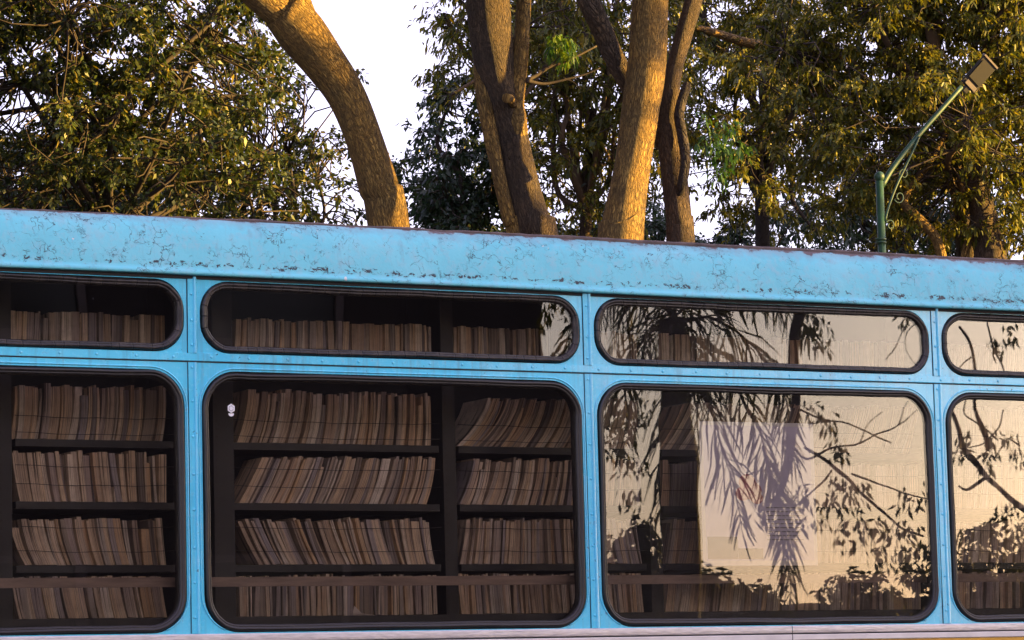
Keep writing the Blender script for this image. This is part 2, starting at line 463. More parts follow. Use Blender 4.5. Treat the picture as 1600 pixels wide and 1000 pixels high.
def make_window(k, upper):
    if upper: x0, x1, z0, z1, r = k * PITCHX + .035, k * PITCHX + 1.190, 2.5285, 2.7215, .082
    else: x0, x1, z0, z1, r = k * PITCHX + .037, k * PITCHX + 1.189, 1.7915, 2.4815, .098
    X0, X1 = k * PITCHX, (k + 1) * PITCHX
    Z0, Z1 = (2.506, 2.745) if upper else (1.775, 2.5058)
    hole = rr(x0, x1, z0, z1, r); outer = rr_outer(x0, x1, z0, z1, r, X0, X1, Z0, Z1)
    skin('side_panel', hole, outer, .0075, M['blue'], bus)
    # pane
    pl = inset(x0, x1, z0, z1, r, .0135); n = len(pl)
    v = [(x, .004, z) for x, z in pl] + [(x, .009, z) for x, z in pl]
    f = [tuple(range(n)), tuple(range(2 * n - 1, n - 1, -1))] + [(i, n + i, n + (i + 1) % n, (i + 1) % n) for i in range(n)]
    pane = link('window_pane', mesh('window_pane', v, f), M['glass_dusty' if k > 0 else 'glass'], bus)
    # flange the seal sits on
    a, b = hole, inset(x0, x1, z0, z1, r, .0212)
    v = [(x, .0075, z) for x, z in a] + [(x, .0090, z) for x, z in b] + [(x, .03, z) for x, z in b]
    f = []
    for i in range(n):
        j = (i + 1) % n
        f += [(i, j, n + j, n + i), (n + i, n + j, 2 * n + j, 2 * n + i)]
    link('flange', mesh('flange', v, f), M['black'], pane)  # black colour paints in the shadow outline between seal and panel
    if not upper:
        lp = rr(x0 - .0075, x1 + .0065, z0 - .0002, z1 + .007, r + .007, 12)
        q = [(x, -.0005, z) for x, z in lp if z > 1.797]
        i0 = max(range(len(q)), key=lambda i: math.dist(q[i], q[i - 1]) if abs(q[i][2] - q[i - 1][2]) < .02 and q[i][2] < 1.85 else 0)
        q = q[i0:] + q[:i0]
        link('pressed_lip', (lambda m_: mesh('pressed_lip', m_.v, m_.f, True))(MB().tube(q, [.0024] * len(q), 8)), M['blue'], pane)
    # rubber seal swept round the opening, slightly uneven
    rng = random.Random(k * 7 + upper)
    v, f, uv = [], [], []; m = len(SEAL_PROF)
    base = []
    for (xa, za), (xb, zb) in zip(hole, hole[1:] + hole[:1]):
        L = math.hypot(xb - xa, zb - za); q = max(1, int(L / .05))
        for t in range(q): base.append((xa + (xb - xa) * t / q, za + (zb - za) * t / q))
    base = np.array(base); nb = len(base)
    tang = np.roll(base, -1, 0) - np.roll(base, 1, 0); tang /= np.linalg.norm(tang, axis=1)[:, None]
    nin = np.stack([-tang[:, 1], tang[:, 0]], 1)
    s = 0.0; ph = rng.uniform(0, 6)
    for i in range(nb):
        w = .0011 * math.sin(i * .31 + ph) + .0006 * math.sin(i * .83 + 2 * ph) + rng.uniform(-.0007, .0007)
        for jx, (d, y) in enumerate(SEAL_PROF):
            p = base[i] + nin[i] * (d * .97 + w); v.append((p[0], y, p[1])); uv.append((s, jx / m))
        s += float(np.linalg.norm(base[(i + 1) % nb] - base[i]))
    for i in range(nb):
        i2 = (i + 1) % nb
        for j in range(m - 1): f.append((i * m + j, i2 * m + j, i2 * m + j + 1, i * m + j + 1))
    link('rubber_seal', mesh('rubber_seal', v, f, True, uv), M['seal_old' if upper else 'seal'], pane)
    return pane

for k in range(K0, K1):
    make_window(k, True); make_window(k, False)

def strip_prof(name, prof, x0, x1, mat, parent, nx=2, smooth=False, wob=0.0, seed=0, cap=True):
    """profile in y,z swept along x"""
    rng = np.random.default_rng(seed); m = len(prof); v, f = [], []
    xs = np.linspace(x0, x1, nx)
    ph = rng.uniform(0, 6, 4)
    for x in xs:
        dz = wob * (math.sin(x * 2.1 + ph[0]) + .6 * math.sin(x * 5.3 + ph[1])); dy = wob * (math.sin(x * 3.1 + ph[2]) + .5 * math.sin(x * 9.0 + ph[3]))
        v += [(x, y + dy, z + dz) for y, z in prof]
    for i in range(nx - 1):
        for j in range(m - 1): f.append((i * m + j, (i + 1) * m + j, (i + 1) * m + j + 1, i * m + j + 1))
    return link(name, mesh(name, v, f, smooth), mat, parent)

# horizontal lap strip, pillar strips, rivets
strip_prof('lap_strip', [(.001, 2.5055), (-.0030, 2.5062), (-.0034, 2.5080), (-.0030, 2.5262), (.001, 2.5272)], BX0, BX1, M['blue'], bus, 120, False, .0003, 3)
MB().box(BX0, BX1, -.0012, .002, 2.5026, 2.5056).build('seam_gap', M['black'], bus)
for k in range(K0, K1 + 1):
    x = k * PITCHX
    for (z0, z1) in ((1.790, 2.5024), (2.5272, 2.7300)):
        pr = [(x - .0005, .001), (x, -.0032), (x + .0150, -.0034), (x + .0165, -.0068), (x + .0195, -.0086), (x + .0225, -.0074), (x + .0240, -.0040), (x + .0245, .001)]
        v, f = [], []; n = len(pr); zs = np.linspace(z0, z1, 12)
        for z in zs: v += [(a + .0004 * math.sin(z * 17 + k), b, z) for a, b in pr]
        for i in range(11):
            for j in range(n - 1): f.append((i * n + j, i * n + j + 1, (i + 1) * n + j + 1, (i + 1) * n + j))
        f += [tuple(range(n))[::-1], tuple(11 * n + j for j in range(n))]
        link('pillar_strip', mesh('pillar_strip', v, f), M['blue'], bus)
        MB().box(x - .0024, x - .0004, -.0010, .002, z0, z1).build('seam_gap', M['black'], bus)
rv = MB()
rng = random.Random(5)
for x in np.arange(BX0 + .03, BX1, .107):
    rv.sphere((x + rng.uniform(-.004, .004), -.0033, 2.5165 + rng.uniform(-.001, .001)), .0042, 8, 6, (1, .6, 1))
for k in range(K0, K1 + 1):
    for z in list(np.arange(1.83, 2.49, .094)) + [2.55, 2.61, 2.69]:
        rv.sphere((k * PITCHX + .0100, -.0036, z + rng.uniform(-.006, .006)), .0040, 8, 6, (1, .6, 1))
tag(rv.build('rivet_rows', M['blue'], bus, True), kind='stuff')

# coving panel above the windows, drip lip and roof
strip_prof('coving_panel', [(.002, 2.7325), (-.014, 2.7318), (-.0185, 2.7335), (-.0190, 2.7400), (-.0140, 2.7455), (-.0085, 2.7500), (-.0075, 2.7560), (-.0050, 2.7750), (.0000, 2.8000), (.0070, 2.8300), (.0175, 2.8600), (.0300, 2.8800), (.0420, 2.8910), (.0460, 2.8925)],
           BX0, BX1, M['cove'], bus, 260, True, .0014, 11)
strip_prof('drip_shadow_strip', [(.003, 2.7232), (-.0030, 2.7234), (-.0036, 2.7318), (.002, 2.7320)], BX0, BX1, M['black'], bus, 60, False, .0010, 11)  # black strip painted as the shadow and gap under the drip lip
v, f = [], []
rng2 = np.random.default_rng(8)
xs = np.arange(BX0, BX1 + .01, .02); rag = np.convolve(rng2.normal(0, 1, len(xs) + 6), np.ones(5) / 5, 'same')[:len(xs)] * .0022
prof = [(.0445, 2.8895), (.0440, 2.8965), (.052, 2.9010), (.10, 2.9050), (.35, 2.925), (.75, 2.945), (1.175, 2.953), (1.6, 2.945), (2.0, 2.925), (2.25, 2.905), (2.33, 2.85), (2.35, 2.74)]
for i, x in enumerate(xs):
    for j, (y, z) in enumerate(prof): v.append((x, y, z - .0035 * (j > 0) + (rag[i] + .0018 * (x + .5) if j in (1, 2, 3) else .0018 * (x + .5) if j else 0) + .0014 * math.sin(x * 2.1)))
n = len(prof)
for i in range(len(xs) - 1):
    for j in range(n - 1): f.append((i * n + j, (i + 1) * n + j, (i + 1) * n + j + 1, i * n + j + 1))
link('roof', mesh('roof', v, f, True), M['roofing'], bus)

# waist trim in butted lengths, white band, yellow side below, other sides, floor, ends
xj = float(at(1238, 985, -.01)[0])
edges = [BX0, xj - 4.8, xj - 2.4, xj, xj + 2.4, BX1]
for a, b in zip(edges[:-1], edges[1:]):
    strip_prof('waist_trim', [(.002, 1.7672), (-.0080, 1.7675), (-.0105, 1.7695), (-.0110, 1.7760), (-.0105, 1.7850), (-.0080, 1.7885), (.002, 1.7890)], a + .0012, b - .0012, M['trim'], bus, 20, False, .0003, 4)
    strip_prof('waist_band', [(.002, 1.7465), (-.0085, 1.7468), (-.0105, 1.7490), (-.0105, 1.7620), (-.0085, 1.7640), (.002, 1.7642)], a + .0012, b - .0012, M['white'], bus, 2)
MB().box(BX0, BX1, -.004, .03, 1.7640, 1.7674).build('trim_gap', M['black'], bus)
MB().box(BX0, BX1, -.006, .03, .42, 1.7466).build('lower_side', M['yellow'], bus)
MB().box(BX0, BX1, BYW - .03, BYW, .42, 2.74).build('far_side', M['blue'], bus)
MB().box(BX0 - .06, BX0 - .001, 0, BYW, .42, 2.94).build('rear_end', M['blue'], bus)
MB().box(BX1 + .001, BX1 + .06, 0, BYW, .42, 2.94).build('front_end', M['blue'], bus)
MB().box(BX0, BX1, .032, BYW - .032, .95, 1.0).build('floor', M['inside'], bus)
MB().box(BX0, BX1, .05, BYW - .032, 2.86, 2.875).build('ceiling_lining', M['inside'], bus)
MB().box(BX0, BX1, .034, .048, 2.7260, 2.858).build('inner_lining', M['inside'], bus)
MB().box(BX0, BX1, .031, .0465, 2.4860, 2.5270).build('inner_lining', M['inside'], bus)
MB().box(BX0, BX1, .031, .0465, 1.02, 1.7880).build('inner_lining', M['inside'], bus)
for k in range(K0, K1 + 1):
    MB().box(k * PITCHX - .012, k * PITCHX + .034, .0315, .046, 1.789, 2.4855).build('inner_pillar', M['inside'], bus)
for wx in (BX0 + 2.0, BX1 - 2.2):
    for wy in (.02, BYW - .27):
        c = np.array([wx, wy, .48]); ty = MB()
        prf = [(.0, .30), (.0, .44), (.03, .475), (.22, .475), (.25, .44), (.25, .30)]
        N = 28
        for i in range(N):
            a = 2 * math.pi * i / N
            ty.v += [(c[0] + r * math.cos(a), c[1] + y, c[2] + r * math.sin(a)) for y, r in prf]
        for i in range(N):
            for j in range(6): ty.f.append((i * 6 + j, i * 6 + (j + 1) % 6, ((i + 1) % N) * 6 + (j + 1) % 6, ((i + 1) % N) * 6 + j))
        w = ty.build('wheel', M['tyre'], bus, True)
        rm = MB(); prf = [(.03, .30), (.06, .22), (.02, .10), (.02, .0)]
        for i in range(N):
            a = 2 * math.pi * i / N
            rm.v += [(c[0] + r * math.cos(a), c[1] + y, c[2] + r * math.sin(a)) for y, r in prf]
        for i in range(N):
            for j in range(3): rm.f.append((i * 4 + j, i * 4 + j + 1, ((i + 1) % N) * 4 + j + 1, ((i + 1) % N) * 4 + j))
        rm.build('rim', M['rim'], w, True)

# guard board and sill ledge inside the lower windows
gz0, gz1 = float(at(620, 915, .10)[2]), float(at(620, 900.5, .10)[2])
MB().box(BX0 + .3, BX1 - .3, .095, .107, gz0, gz1).build('guard_board', M['board'], bus)
sz = float(at(620, 963, .16)[2])
MB().box(BX0 + .3, BX1 - .3, .0475, .235, sz - .03, sz).build('sill_ledge', M['steel'], bus)

# ------------------------------------------------------------------ bookcases and books
YB = .25
rows = {  # py of top and bottom at px 530 for the face of each shelf's books
    'top': (503, 548), 'first': (612, 694), 'second': (712, 787), 'third': (810, 882), 'fourth': (899, 962)}
rowz = {k: (float(at(530, b, YB)[2]), float(at(530, a, YB)[2])) for k, (a, b) in rows.items()}
bays = [(-330, -8), (18, 266), (374, 684), (716, 1004), (1034, 1436), (1486, 1700)]
bx = [(float(at(a, 750, YB)[0]), float(at(b, 750, YB)[0])) for a, b in bays]
zlow, zhigh = rowz['fourth'][0] - .03, 2.80

def bookcase(i0, i1, label):
    c = tag(empty('bookcase', ((bx[i0][0] + bx[i1][1]) / 2, YB + .1, 1.0)), label, 'bookcase', 'bookcases along the bus windows')
    edges = [bx[i0][0] - .05] + [(bx[i][1] + bx[i + 1][0]) / 2 for i in range(i0, i1)] + [bx[i1][1] + .05]
    for j, e in enumerate(edges):
        w = .020 if 0 < j < len(edges) - 1 else .030
        up = MB().box(e - w, e + w, YB - .012, YB + .22, 1.0005, zhigh).build('upright', M['steel'], c)
        pf = MB()
        for z in np.arange(1.80, zhigh - .02, .021): pf.box(e - w + .006, e - w + .0115, YB - .0128, YB - .0112, z, z + .007)
        tag(pf.build('perforation', M['wire'], up), kind='stuff')
        # the row of slots punched in each steel upright
    x0, x1 = edges[0] + .031, edges[-1] - .031
    for rn, (za, zb) in rowz.items():
        for a, b in zip(edges[:-1], edges[1:]):
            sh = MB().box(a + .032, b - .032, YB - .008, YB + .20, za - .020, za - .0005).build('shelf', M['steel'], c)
            if rn in ('first', 'second', 'third'):
                h = zb - za
                for q in ((.35, .72) if rn == 'second' else (.30, .80) if rn == 'third' else (.12, .42)):
                    zz = za + h * q
                    xs = np.linspace(a + .03, b - .03, 9)
                    pts = [(x, YB - .010, zz - .004 * math.sin(math.pi * (x - a) / (b - a)) + .0015 * math.sin(x * 31)) for x in xs]
                    MB().tube(pts, [.0009] * 9, 5).build('wire', M['wire'], c)
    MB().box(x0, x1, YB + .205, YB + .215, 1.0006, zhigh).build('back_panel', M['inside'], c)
    return c

bookcase(0, 1, 'dark steel bookcase behind the leftmost windows, holding warm brown books')
bookcase(2, 5, 'long dark steel bookcase behind the middle and right windows of the bus')

ORD = ['', 'first', 'second', 'third', 'fourth', 'fifth', 'sixth', 'seventh', 'eighth', 'ninth', 'tenth', 'eleventh', 'twelfth', 'thirteenth', 'fourteenth', 'fifteenth', 'sixteenth', 'seventeenth', 'eighteenth', 'nineteenth', 'twentieth']
TENS = {2: 'twenty', 3: 'thirty', 4: 'forty', 5: 'fifty'}
def ordinal(n):
    if n <= 20: return ORD[n]
    t, u = divmod(n, 10)
    return {3: 'thirtieth', 4: 'fortieth', 5: 'fiftieth'}[t] if u == 0 else TENS[t] + '-' + ORD[u]

def book_shape(x, t, za, h, lean, curve, depth, yoff, zoff):
    """a thin volume, its visible edge towards the window, leaning and sagging"""
    n = 5; v, uv, f = [], [], []
    for i in range(n):
        q = i / (n - 1); s = lean * q * h + curve * h * (2 * q - q * q)
        z = za + zoff + q * h * math.cos(math.atan(lean + curve) * .6) ** 1
        for (dx, dy) in ((0, 0), (t, 0), (t, depth), (0, depth)):
            v.append((x + s + dx, YB + yoff + dy, z)); uv.append((x + dx + (0 if dy == 0 else .01), q * h))
    for i in range(n - 1):
        for j in range(4): f.append((i * 4 + j, i * 4 + (j + 1) % 4, (i + 1) * 4 + (j + 1) % 4, (i + 1) * 4 + j))
    f += [(3, 2, 1, 0), tuple((n - 1) * 4 + j for j in range(4))]
    return v, f, uv

# (bay, row): lean at the left end, lean at the right end, curve at both ends, mean thickness
STY = {(1, 'first'): (-.02, -.06, .14, .14, .0135), (1, 'second'): (-.12, .0, -.06, -.02, .0125), (1, 'third'): (-.14, -.04, -.24, -.02, .0150), (1, 'fourth'): (-.10, -.10, -.1, -.05, .0160), (1, 'top'): (.02, .02, .0, .0, .0125),
       (2, 'first'): (.06, -.02, .22, .06, .0098), (2, 'second'): (.46, .04, .06, .20, .0095), (2, 'third'): (-.46, -.04, -.10, -.10, .0098), (2, 'fourth'): (.0, .0, .0, .0, .0098), (2, 'top'): (.03, .0, .03, .0, .0115),
       (3, 'first'): (.30, -.02, .42, .20, .0100), (3, 'second'): (.16, .02, .18, .04, .0095), (3, 'third'): (.10, -.12, .06, -.06, .0098), (3, 'fourth'): (-.04, -.04, -.03, -.03, .0105), (3, 'top'): (.0, .0, .02, .0, .0115)}
WIN = {1: 'the leftmost lower window', 2: 'left half of the middle lower window', 3: 'right half of the middle lower window'}
KINDS = [((.0, .011), 'thin'), ((.011, .0155), 'slim'), ((.0155, .021), 'medium-thick'), ((.021, .1), 'thick')]
books = []; rest_v, rest_f, rest_uv = [], [], []
rng = random.Random(21)
for bi, (xa, xb) in enumerate(bx):
    for rn, (za, zb) in rowz.items():
        l0, l1, c0, c1, tm = STY.get((bi, rn), (rng.uniform(-.1, .15), .0, .05, .02, .0145))
        if bi == 4 and rn == 'first': l0, l1, c0, c1 = .45, .2, .2, .1
        H = zb - za
        smax = max(0, (l0 + c0)) * H * .0
        x = xa + (max(0, -(l0 + c0)) * H * .9); end = xb - max(0, (l1 + c1)) * H * .55
        row = []
        while x < end - .004:
            t = min(max(.0045, rng.gauss(tm, tm * .45)), tm * 2.6) * (1.9 if rng.random() < .06 else 1)
            if x + t > end: break
            q = (x - xa) / (xb - xa)
            jl = rng.gauss(0, .018)
            h = H * rng.uniform(.93, 1.03) * (.80 if rng.random() < .04 else 1)
            lean, curve = l0 + (l1 - l0) * q + jl, c0 + (c1 - c0) * q + jl * .5
            row.append((x, t, za, h, lean, curve, rng.uniform(.12, .16), rng.uniform(-.004, .022), rng.uniform(0, .002)))
            x += t + (rng.uniform(.0002, .0011) if rng.random() > .04 else rng.uniform(.003, .007))
        for i, b in enumerate(row):
            v, f, uv = book_shape(*b)
            if len(books) < 325 and ((bi in (1, 2) and rn in ('first', 'second', 'third')) or (bi == 3 and rn in ('first', 'second', 'third'))):
                books.append((bi, rn, i + 1, b, v, f, uv))
            else:
                o = len(rest_v); rest_v += v; rest_uv += uv; rest_f += [tuple(o + q for q in F) for F in f]
for (bi, rn, i, b, v, f, uv) in books:
    bo = link('book', mesh('book', v, f, False, uv), M['book'])
    lean = b[4] + b[5]
    how = 'leaning right' if lean > .12 else 'leaning left' if lean < -.12 else 'upright'
    th = next(nm for (lo, hi), nm in KINDS if lo <= b[1] < hi)
    tag(bo, f'{th} {how} book, {ordinal(i)} along the {rn} shelf, {WIN[bi]}', 'book', 'worn books on the bus shelves')
ro = link('books', mesh('books', rest_v, rest_f, False, rest_uv), M['book'])
tag(ro, 'remaining rows of worn brown books behind the upper and right-hand windows', 'books', kind='stuff')
print('BOOKS', len(books), 'rest', len(rest_f) // 18)

# ------------------------------------------------------------------ things on and behind the glass
pc = [at(a, b, .022) for a, b in ((1098, 884), (1275, 884), (1273, 664), (1093, 656))]
pz0, pz1 = pc[0][2], (pc[2][2] + pc[3][2]) / 2; px0, px1 = (pc[0][0] + pc[3][0]) / 2, (pc[1][0] + pc[2][0]) / 2
po = tag(empty('poster', ((px0 + px1) / 2, .022, pz0)), 'pale lavender paper poster taped inside the large reflecting window', 'poster')
MB().box(px0, px1, .0217, .0225, pz0, pz1).build('sheet', M['sticker'], po)
W_, H_ = px1 - px0, pz1 - pz0
def pbox(name, u0, u1, v0, v1, mat, lay=1):
    return MB().box(px0 + u0 * W_, px0 + u1 * W_, .0213 - .0004 * lay, .0216 - .0003 * lay, pz0 + v0 * H_, pz0 + v1 * H_).build(name, M[mat], po)
pbox('printed_ground', .03, .97, .035, .975, 'post_bg', 0)
pbox('picture', .04, .30, .045, .20, 'post_dark')
pbox('picture', .303, .52, .045, .12, 'post_dark')
fg = MB()
for (u, v_, r) in ((.40, .58, .030), (.44, .52, .034), (.36, .50, .026), (.48, .47, .022)):
    fg.sphere((px0 + u * W_, .0209, pz0 + v_ * H_), r * 1.0, 10, 6, (1, .01, .8))
fg.build('red_figure', M['post_red'], po)
tx = MB()
for j in range(9):
    z = pz0 + (.40 - j * .028) * H_
    x = px0 + .56 * W_
    rr_ = random.Random(j)
    while x < px0 + .86 * W_:
        w = rr_.uniform(.008, .024); tx.box(x, min(x + w, px0 + .88 * W_), .0207, .02125, z, z + .0035); x += w + .004
tag(tx.build('printed_lines', M['ink'], po), kind='stuff')

sc_ = at(361.5, 638, .002)
st = MB()
nn = 6
st.v = [(sc_[0] + .0115 * math.cos(rad(90 + 60 * i)), y, sc_[2] + .0125 * math.sin(rad(90 + 60 * i))) for y in (.0030, .0036) for i in range(6)]
st.f = [tuple(range(6)), tuple(range(11, 5, -1))] + [(i, 6 + i, 6 + (i + 1) % 6, (i + 1) % 6) for i in range(6)]
sk = tag(empty('sticker', (sc_[0], .003, sc_[2] - .02)), 'tiny white hexagonal sticker on the middle lower pane', 'sticker')
st.build('hexagon', M['sticker'], sk)
e2 = MB(); e2.v = [(sc_[0] + a, y, sc_[2] - .0135 + b) for y in (.0030, .0036) for a, b in ((-.009, 0), (.009, 0), (.006, -.006), (0, -.0085), (-.006, -.006))]
e2.f = [(4, 3, 2, 1, 0), (5, 6, 7, 8, 9)] + [(i, (i + 1) % 5, 5 + (i + 1) % 5, 5 + i) for i in range(5)]
e2.build('lower_mark', M['sticker'], sk)
e3 = MB()
for a0 in range(0, 360, 60):
    pts = [(sc_[0] + .0062 * math.cos(rad(a)), .0029, sc_[2] + .0066 * math.sin(rad(a))) for a in (a0, a0 + 20, a0 + 45)]
    e3.tube(pts, [.0008] * 3, 4)
e3.build('emblem', M['ink'], sk)

sp = at(562, 968, .13)
scr = MB(); scr.v = [(sp[0] - .035, .10, sz + .0012), (sp[0] + .03, .09, sz + .001), (sp[0] + .012, .14, sz + .008), (sp[0] - .006, .15, sz + .030), (sp[0] - .02, .13, sz + .010)]
scr.v += [(a, b + .0006, c + .0006) for a, b, c in scr.v]
scr.f = [(0, 1, 2, 4), (4, 2, 3), (5, 9, 7, 6), (9, 8, 7)] + [(a, b, b + 5, a + 5) for a, b in ((1, 0), (2, 1), (3, 2), (4, 3), (0, 4))]
tag(scr.build('paper_scrap', M['paper']), 'torn scrap of brown paper lying on the sill of the middle window', 'paper')

# ------------------------------------------------------------------ trees
def trunk_uv(name, pts, rads, mat, parent, n=20, wob=.05, sub=5):
    P = spline([(*p, r) for p, r in zip(pts, rads)], sub)
    pt, rd = P[:, :3], P[:, 3]
    mb = MB().tube(pt, rd, n, wob)
    L = np.concatenate([[0], np.cumsum(np.linalg.norm(np.diff(pt, axis=0), axis=1))])
    uv = []
    for i in range(len(pt)):
        for k in range(n):
            a = k / n; uv.append((abs(a - .5) * 2 * math.pi * float(rads[0]) , L[i]))
    return link(name, mesh(name, mb.v, mb.f, True, uv), mat, parent)

def leaf_mesh(base, direc, side, length, width, droop, rng, curved):
    """base (N,3), direc unit (N,3): leaf blades; curved gives a bent strip of two quads, else a folded diamond"""
    N = len(base); nrm = np.cross(direc, side); nrm /= np.linalg.norm(nrm, axis=1)[:, None] + 1e-9
    L = length[:, None]; Wd = width[:, None]
    dn = np.array([0, 0, -1.0])[None]
    if curved:
        p0 = base; p1 = base + direc * L * .5 + dn * L * droop * .12; p2 = base + direc * L * .92 + dn * L * droop * .55
        v = np.stack([p0 - side * Wd * .15, p0 + side * Wd * .15, p1 - side * Wd * .5, p1 + side * Wd * .5, p2 - side * Wd * .16, p2 + side * Wd * .16], 1)
        f = np.array([[0, 1, 3, 2], [2, 3, 5, 4]]); k = 6
    else:
        mid = base + direc * L * .45 + dn * L * droop * .1
        v = np.stack([base, mid - side * Wd * .5 + nrm * Wd * .12, base + direc * L + dn * L * droop * .35, mid + side * Wd * .5 + nrm * Wd * .12], 1)
        f = np.array([[0, 1, 2, 3]]); k = 4
    F = (f[None] + (np.arange(N) * k)[:, None, None]).reshape(-1, 4)
    return v.reshape(-1, 3), F

def np_mesh(name, V, F):
    me = bpy.data.meshes.new(name)
    me.vertices.add(len(V)); me.vertices.foreach_set('co', V.astype(np.float32).ravel())
    me.loops.add(F.size); me.loops.foreach_set('vertex_index', F.astype(np.int32).ravel())
    me.polygons.add(len(F)); me.polygons.foreach_set('loop_start', (np.arange(len(F)) * 4).astype(np.int32))
    me.update(calc_edges=True)
    return me

def unit(a): return a / (np.linalg.norm(a, axis=-1, keepdims=True) + 1e-9)

def clumps(center, radii, n, rng, shell=.35, gap=.0, gscale=1.0):
    out = []
    ph = rng.uniform(0, 6.28, (6,)); fr = rng.uniform(.6, 1.6, (6, 3)) / gscale
    while len(out) < n:
        d = unit(rng.normal(size=3)); r = rng.uniform(shell, 1) ** .6
        p = np.asarray(center) + d * r * np.asarray(radii)
        if gap:
            s = sum(math.sin(float(np.dot(fr[i], p)) * 2.2 + ph[i]) for i in range(6)) / 6
            if s < gap - .25: continue
        out.append(p)
    return np.array(out)

def foliage(cl, per, cr, ln, wd, droop, rng, curved, squash=.75):
    """leaves on short drooping sprays around every clump centre"""
    n = len(cl); ntw = 7
    tw_dir = unit(rng.normal(size=(n, ntw, 3)) * np.array([1, 1, .6])); tw_len = cr * rng.uniform(.45, 1.25, (n, ntw, 1))
    idx = np.repeat(np.arange(n), per); tw = rng.integers(0, ntw, len(idx)); t = rng.uniform(.15, 1, len(idx))[:, None]
    d = tw_dir[idx, tw]; L = tw_len[idx, tw]
    base = cl[idx] + d * L * t * np.array([1, 1, squash]) - np.array([0, 0, 1.0]) * (t ** 2) * L * .35 + rng.normal(size=(len(idx), 3)) * cr * .09
    direc = unit(d * .7 + rng.normal(size=base.shape) * .75 + np.array([0, 0, -.35 * droop]))
    side = unit(np.cross(direc, unit(rng.normal(size=base.shape) + np.array([0, 0, 1.2]))))
    ll = ln * rng.uniform(.6, 1.35, len(base)); ww = wd * rng.uniform(.7, 1.3, len(base))
    V, F = leaf_mesh(base, direc, side, ll, ww, droop, rng, curved)
    # twigs: thin three-sided rods from the clump's heart along each spray
    A = np.repeat(cl, ntw, 0); B = A + (tw_dir * tw_len * np.array([1, 1, squash])).reshape(-1, 3) - np.array([0, 0, .35]) * tw_len.reshape(-1, 1)
    return V, F, A, B

def rods(A, B, r0, r1):
    D = unit(B - A); ref = np.where(np.abs(D[:, 2:3]) > .9, np.array([[1.0, 0, 0]]), np.array([[0, 0, 1.0]]))
    N1 = unit(np.cross(D, ref)); N2 = np.cross(D, N1); V = []
    for k in range(3):
        a = 2 * math.pi * k / 3
        V.append(A + r0 * (math.cos(a) * N1 + math.sin(a) * N2))
    for k in range(3):
        a = 2 * math.pi * k / 3
        V.append(B + r1 * (math.cos(a) * N1 + math.sin(a) * N2))
    V = np.stack(V, 1).reshape(-1, 3); f = np.array([[0, 1, 4, 3], [1, 2, 5, 4], [2, 0, 3, 5]])
    return V, (f[None] + (np.arange(len(A)) * 6)[:, None, None]).reshape(-1, 4)

def limb_to(p0, p1, r0, r1, rng, sag=.12):
    p0, p1 = np.asarray(p0, float), np.asarray(p1, float); L = np.linalg.norm(p1 - p0)
    a = p0 + (p1 - p0) * .35 + rng.normal(size=3) * L * sag * .6 + np.array([0, 0, L * .05]); b = p0 + (p1 - p0) * .7 + rng.normal(size=3) * L * sag * .6 + np.array([0, 0, L * .06])
    P = spline([(*p0, r0), (*a, r0 * .7 + r1 * .3), (*b, r0 * .4 + r1 * .6), (*p1, r1)], 5)
    return P

def crown(tree, cl, per, cr, ln, wd, droop, seed, leafmat, twigmat, curved, hub, nlimb, r_limb, limbmat, twig_r=.006):
    rng = np.random.default_rng(seed)
    V, F, A, B = foliage(cl, per, cr, ln, wd, droop, rng, curved)
    link('crown', np_mesh('crown', V, F), leafmat, tree)
    tips = cl[rng.choice(len(cl), min(nlimb, len(cl)), replace=False)]
    nodes = []
    for tp in tips:
        P = limb_to(hub[rng.integers(0, len(hub))], tp, r_limb * rng.uniform(.6, 1.1), .012, rng)
        link('limb', (lambda m: mesh('limb', m.v, m.f, True))(MB().tube(P[:, :3], P[:, 3], 8)), limbmat, tree)
        nodes.append(P[5:, :3])
    nodes = np.vstack(nodes)
    # every clump is carried by a branchlet from the nearest limb
    bl = MB()
    for c in cl:
        j = np.argmin(np.linalg.norm(nodes - c, axis=1)); P = limb_to(nodes[j], c, twig_r * 1.25, twig_r * .7, rng, .3)
        bl.tube(P[::3, :3], P[::3, 3], 5, caps=False)
    o = bl.build('branchlets', twigmat, tree, True); tag(o, kind='stuff')
    V2, F2 = rods(A, B, twig_r * .55, twig_r * .3)
    tag(link('twigs', np_mesh('twigs', V2, F2), twigmat, tree), kind='stuff')

def pts(rows, Y):
    """rows of (px, py, width px[, dY]) -> points and radii; a last row is carried down to the ground"""
    P, Rr = [], []
    for r in rows:
        y = Y + (r[3] if len(r) > 3 else 0)
        P.append(at(r[0], r[1], y)); Rr.append(r[2] / 2 * scl(r[0], r[1], y))
    return P, Rr

def grounded(P, Rr, flare=1.35):
    """continue the lowest point (first) down to the ground"""
    p0, p1 = np.asarray(P[0]), np.asarray(P[1]); d = (p0 - p1); d /= max(1e-6, -d[2])
    q = p0 + np.array([d[0], d[1], -1]) * (p0[2] + .1) * np.array([.45, .45, 1]); q[2] = -.05
    m = p0 + (q - p0) * .5 + np.array([d[0], d[1], 0]) * .15
    return [q, m] + list(P), [Rr[0] * flare * 1.25, Rr[0] * 1.12] + list(Rr)

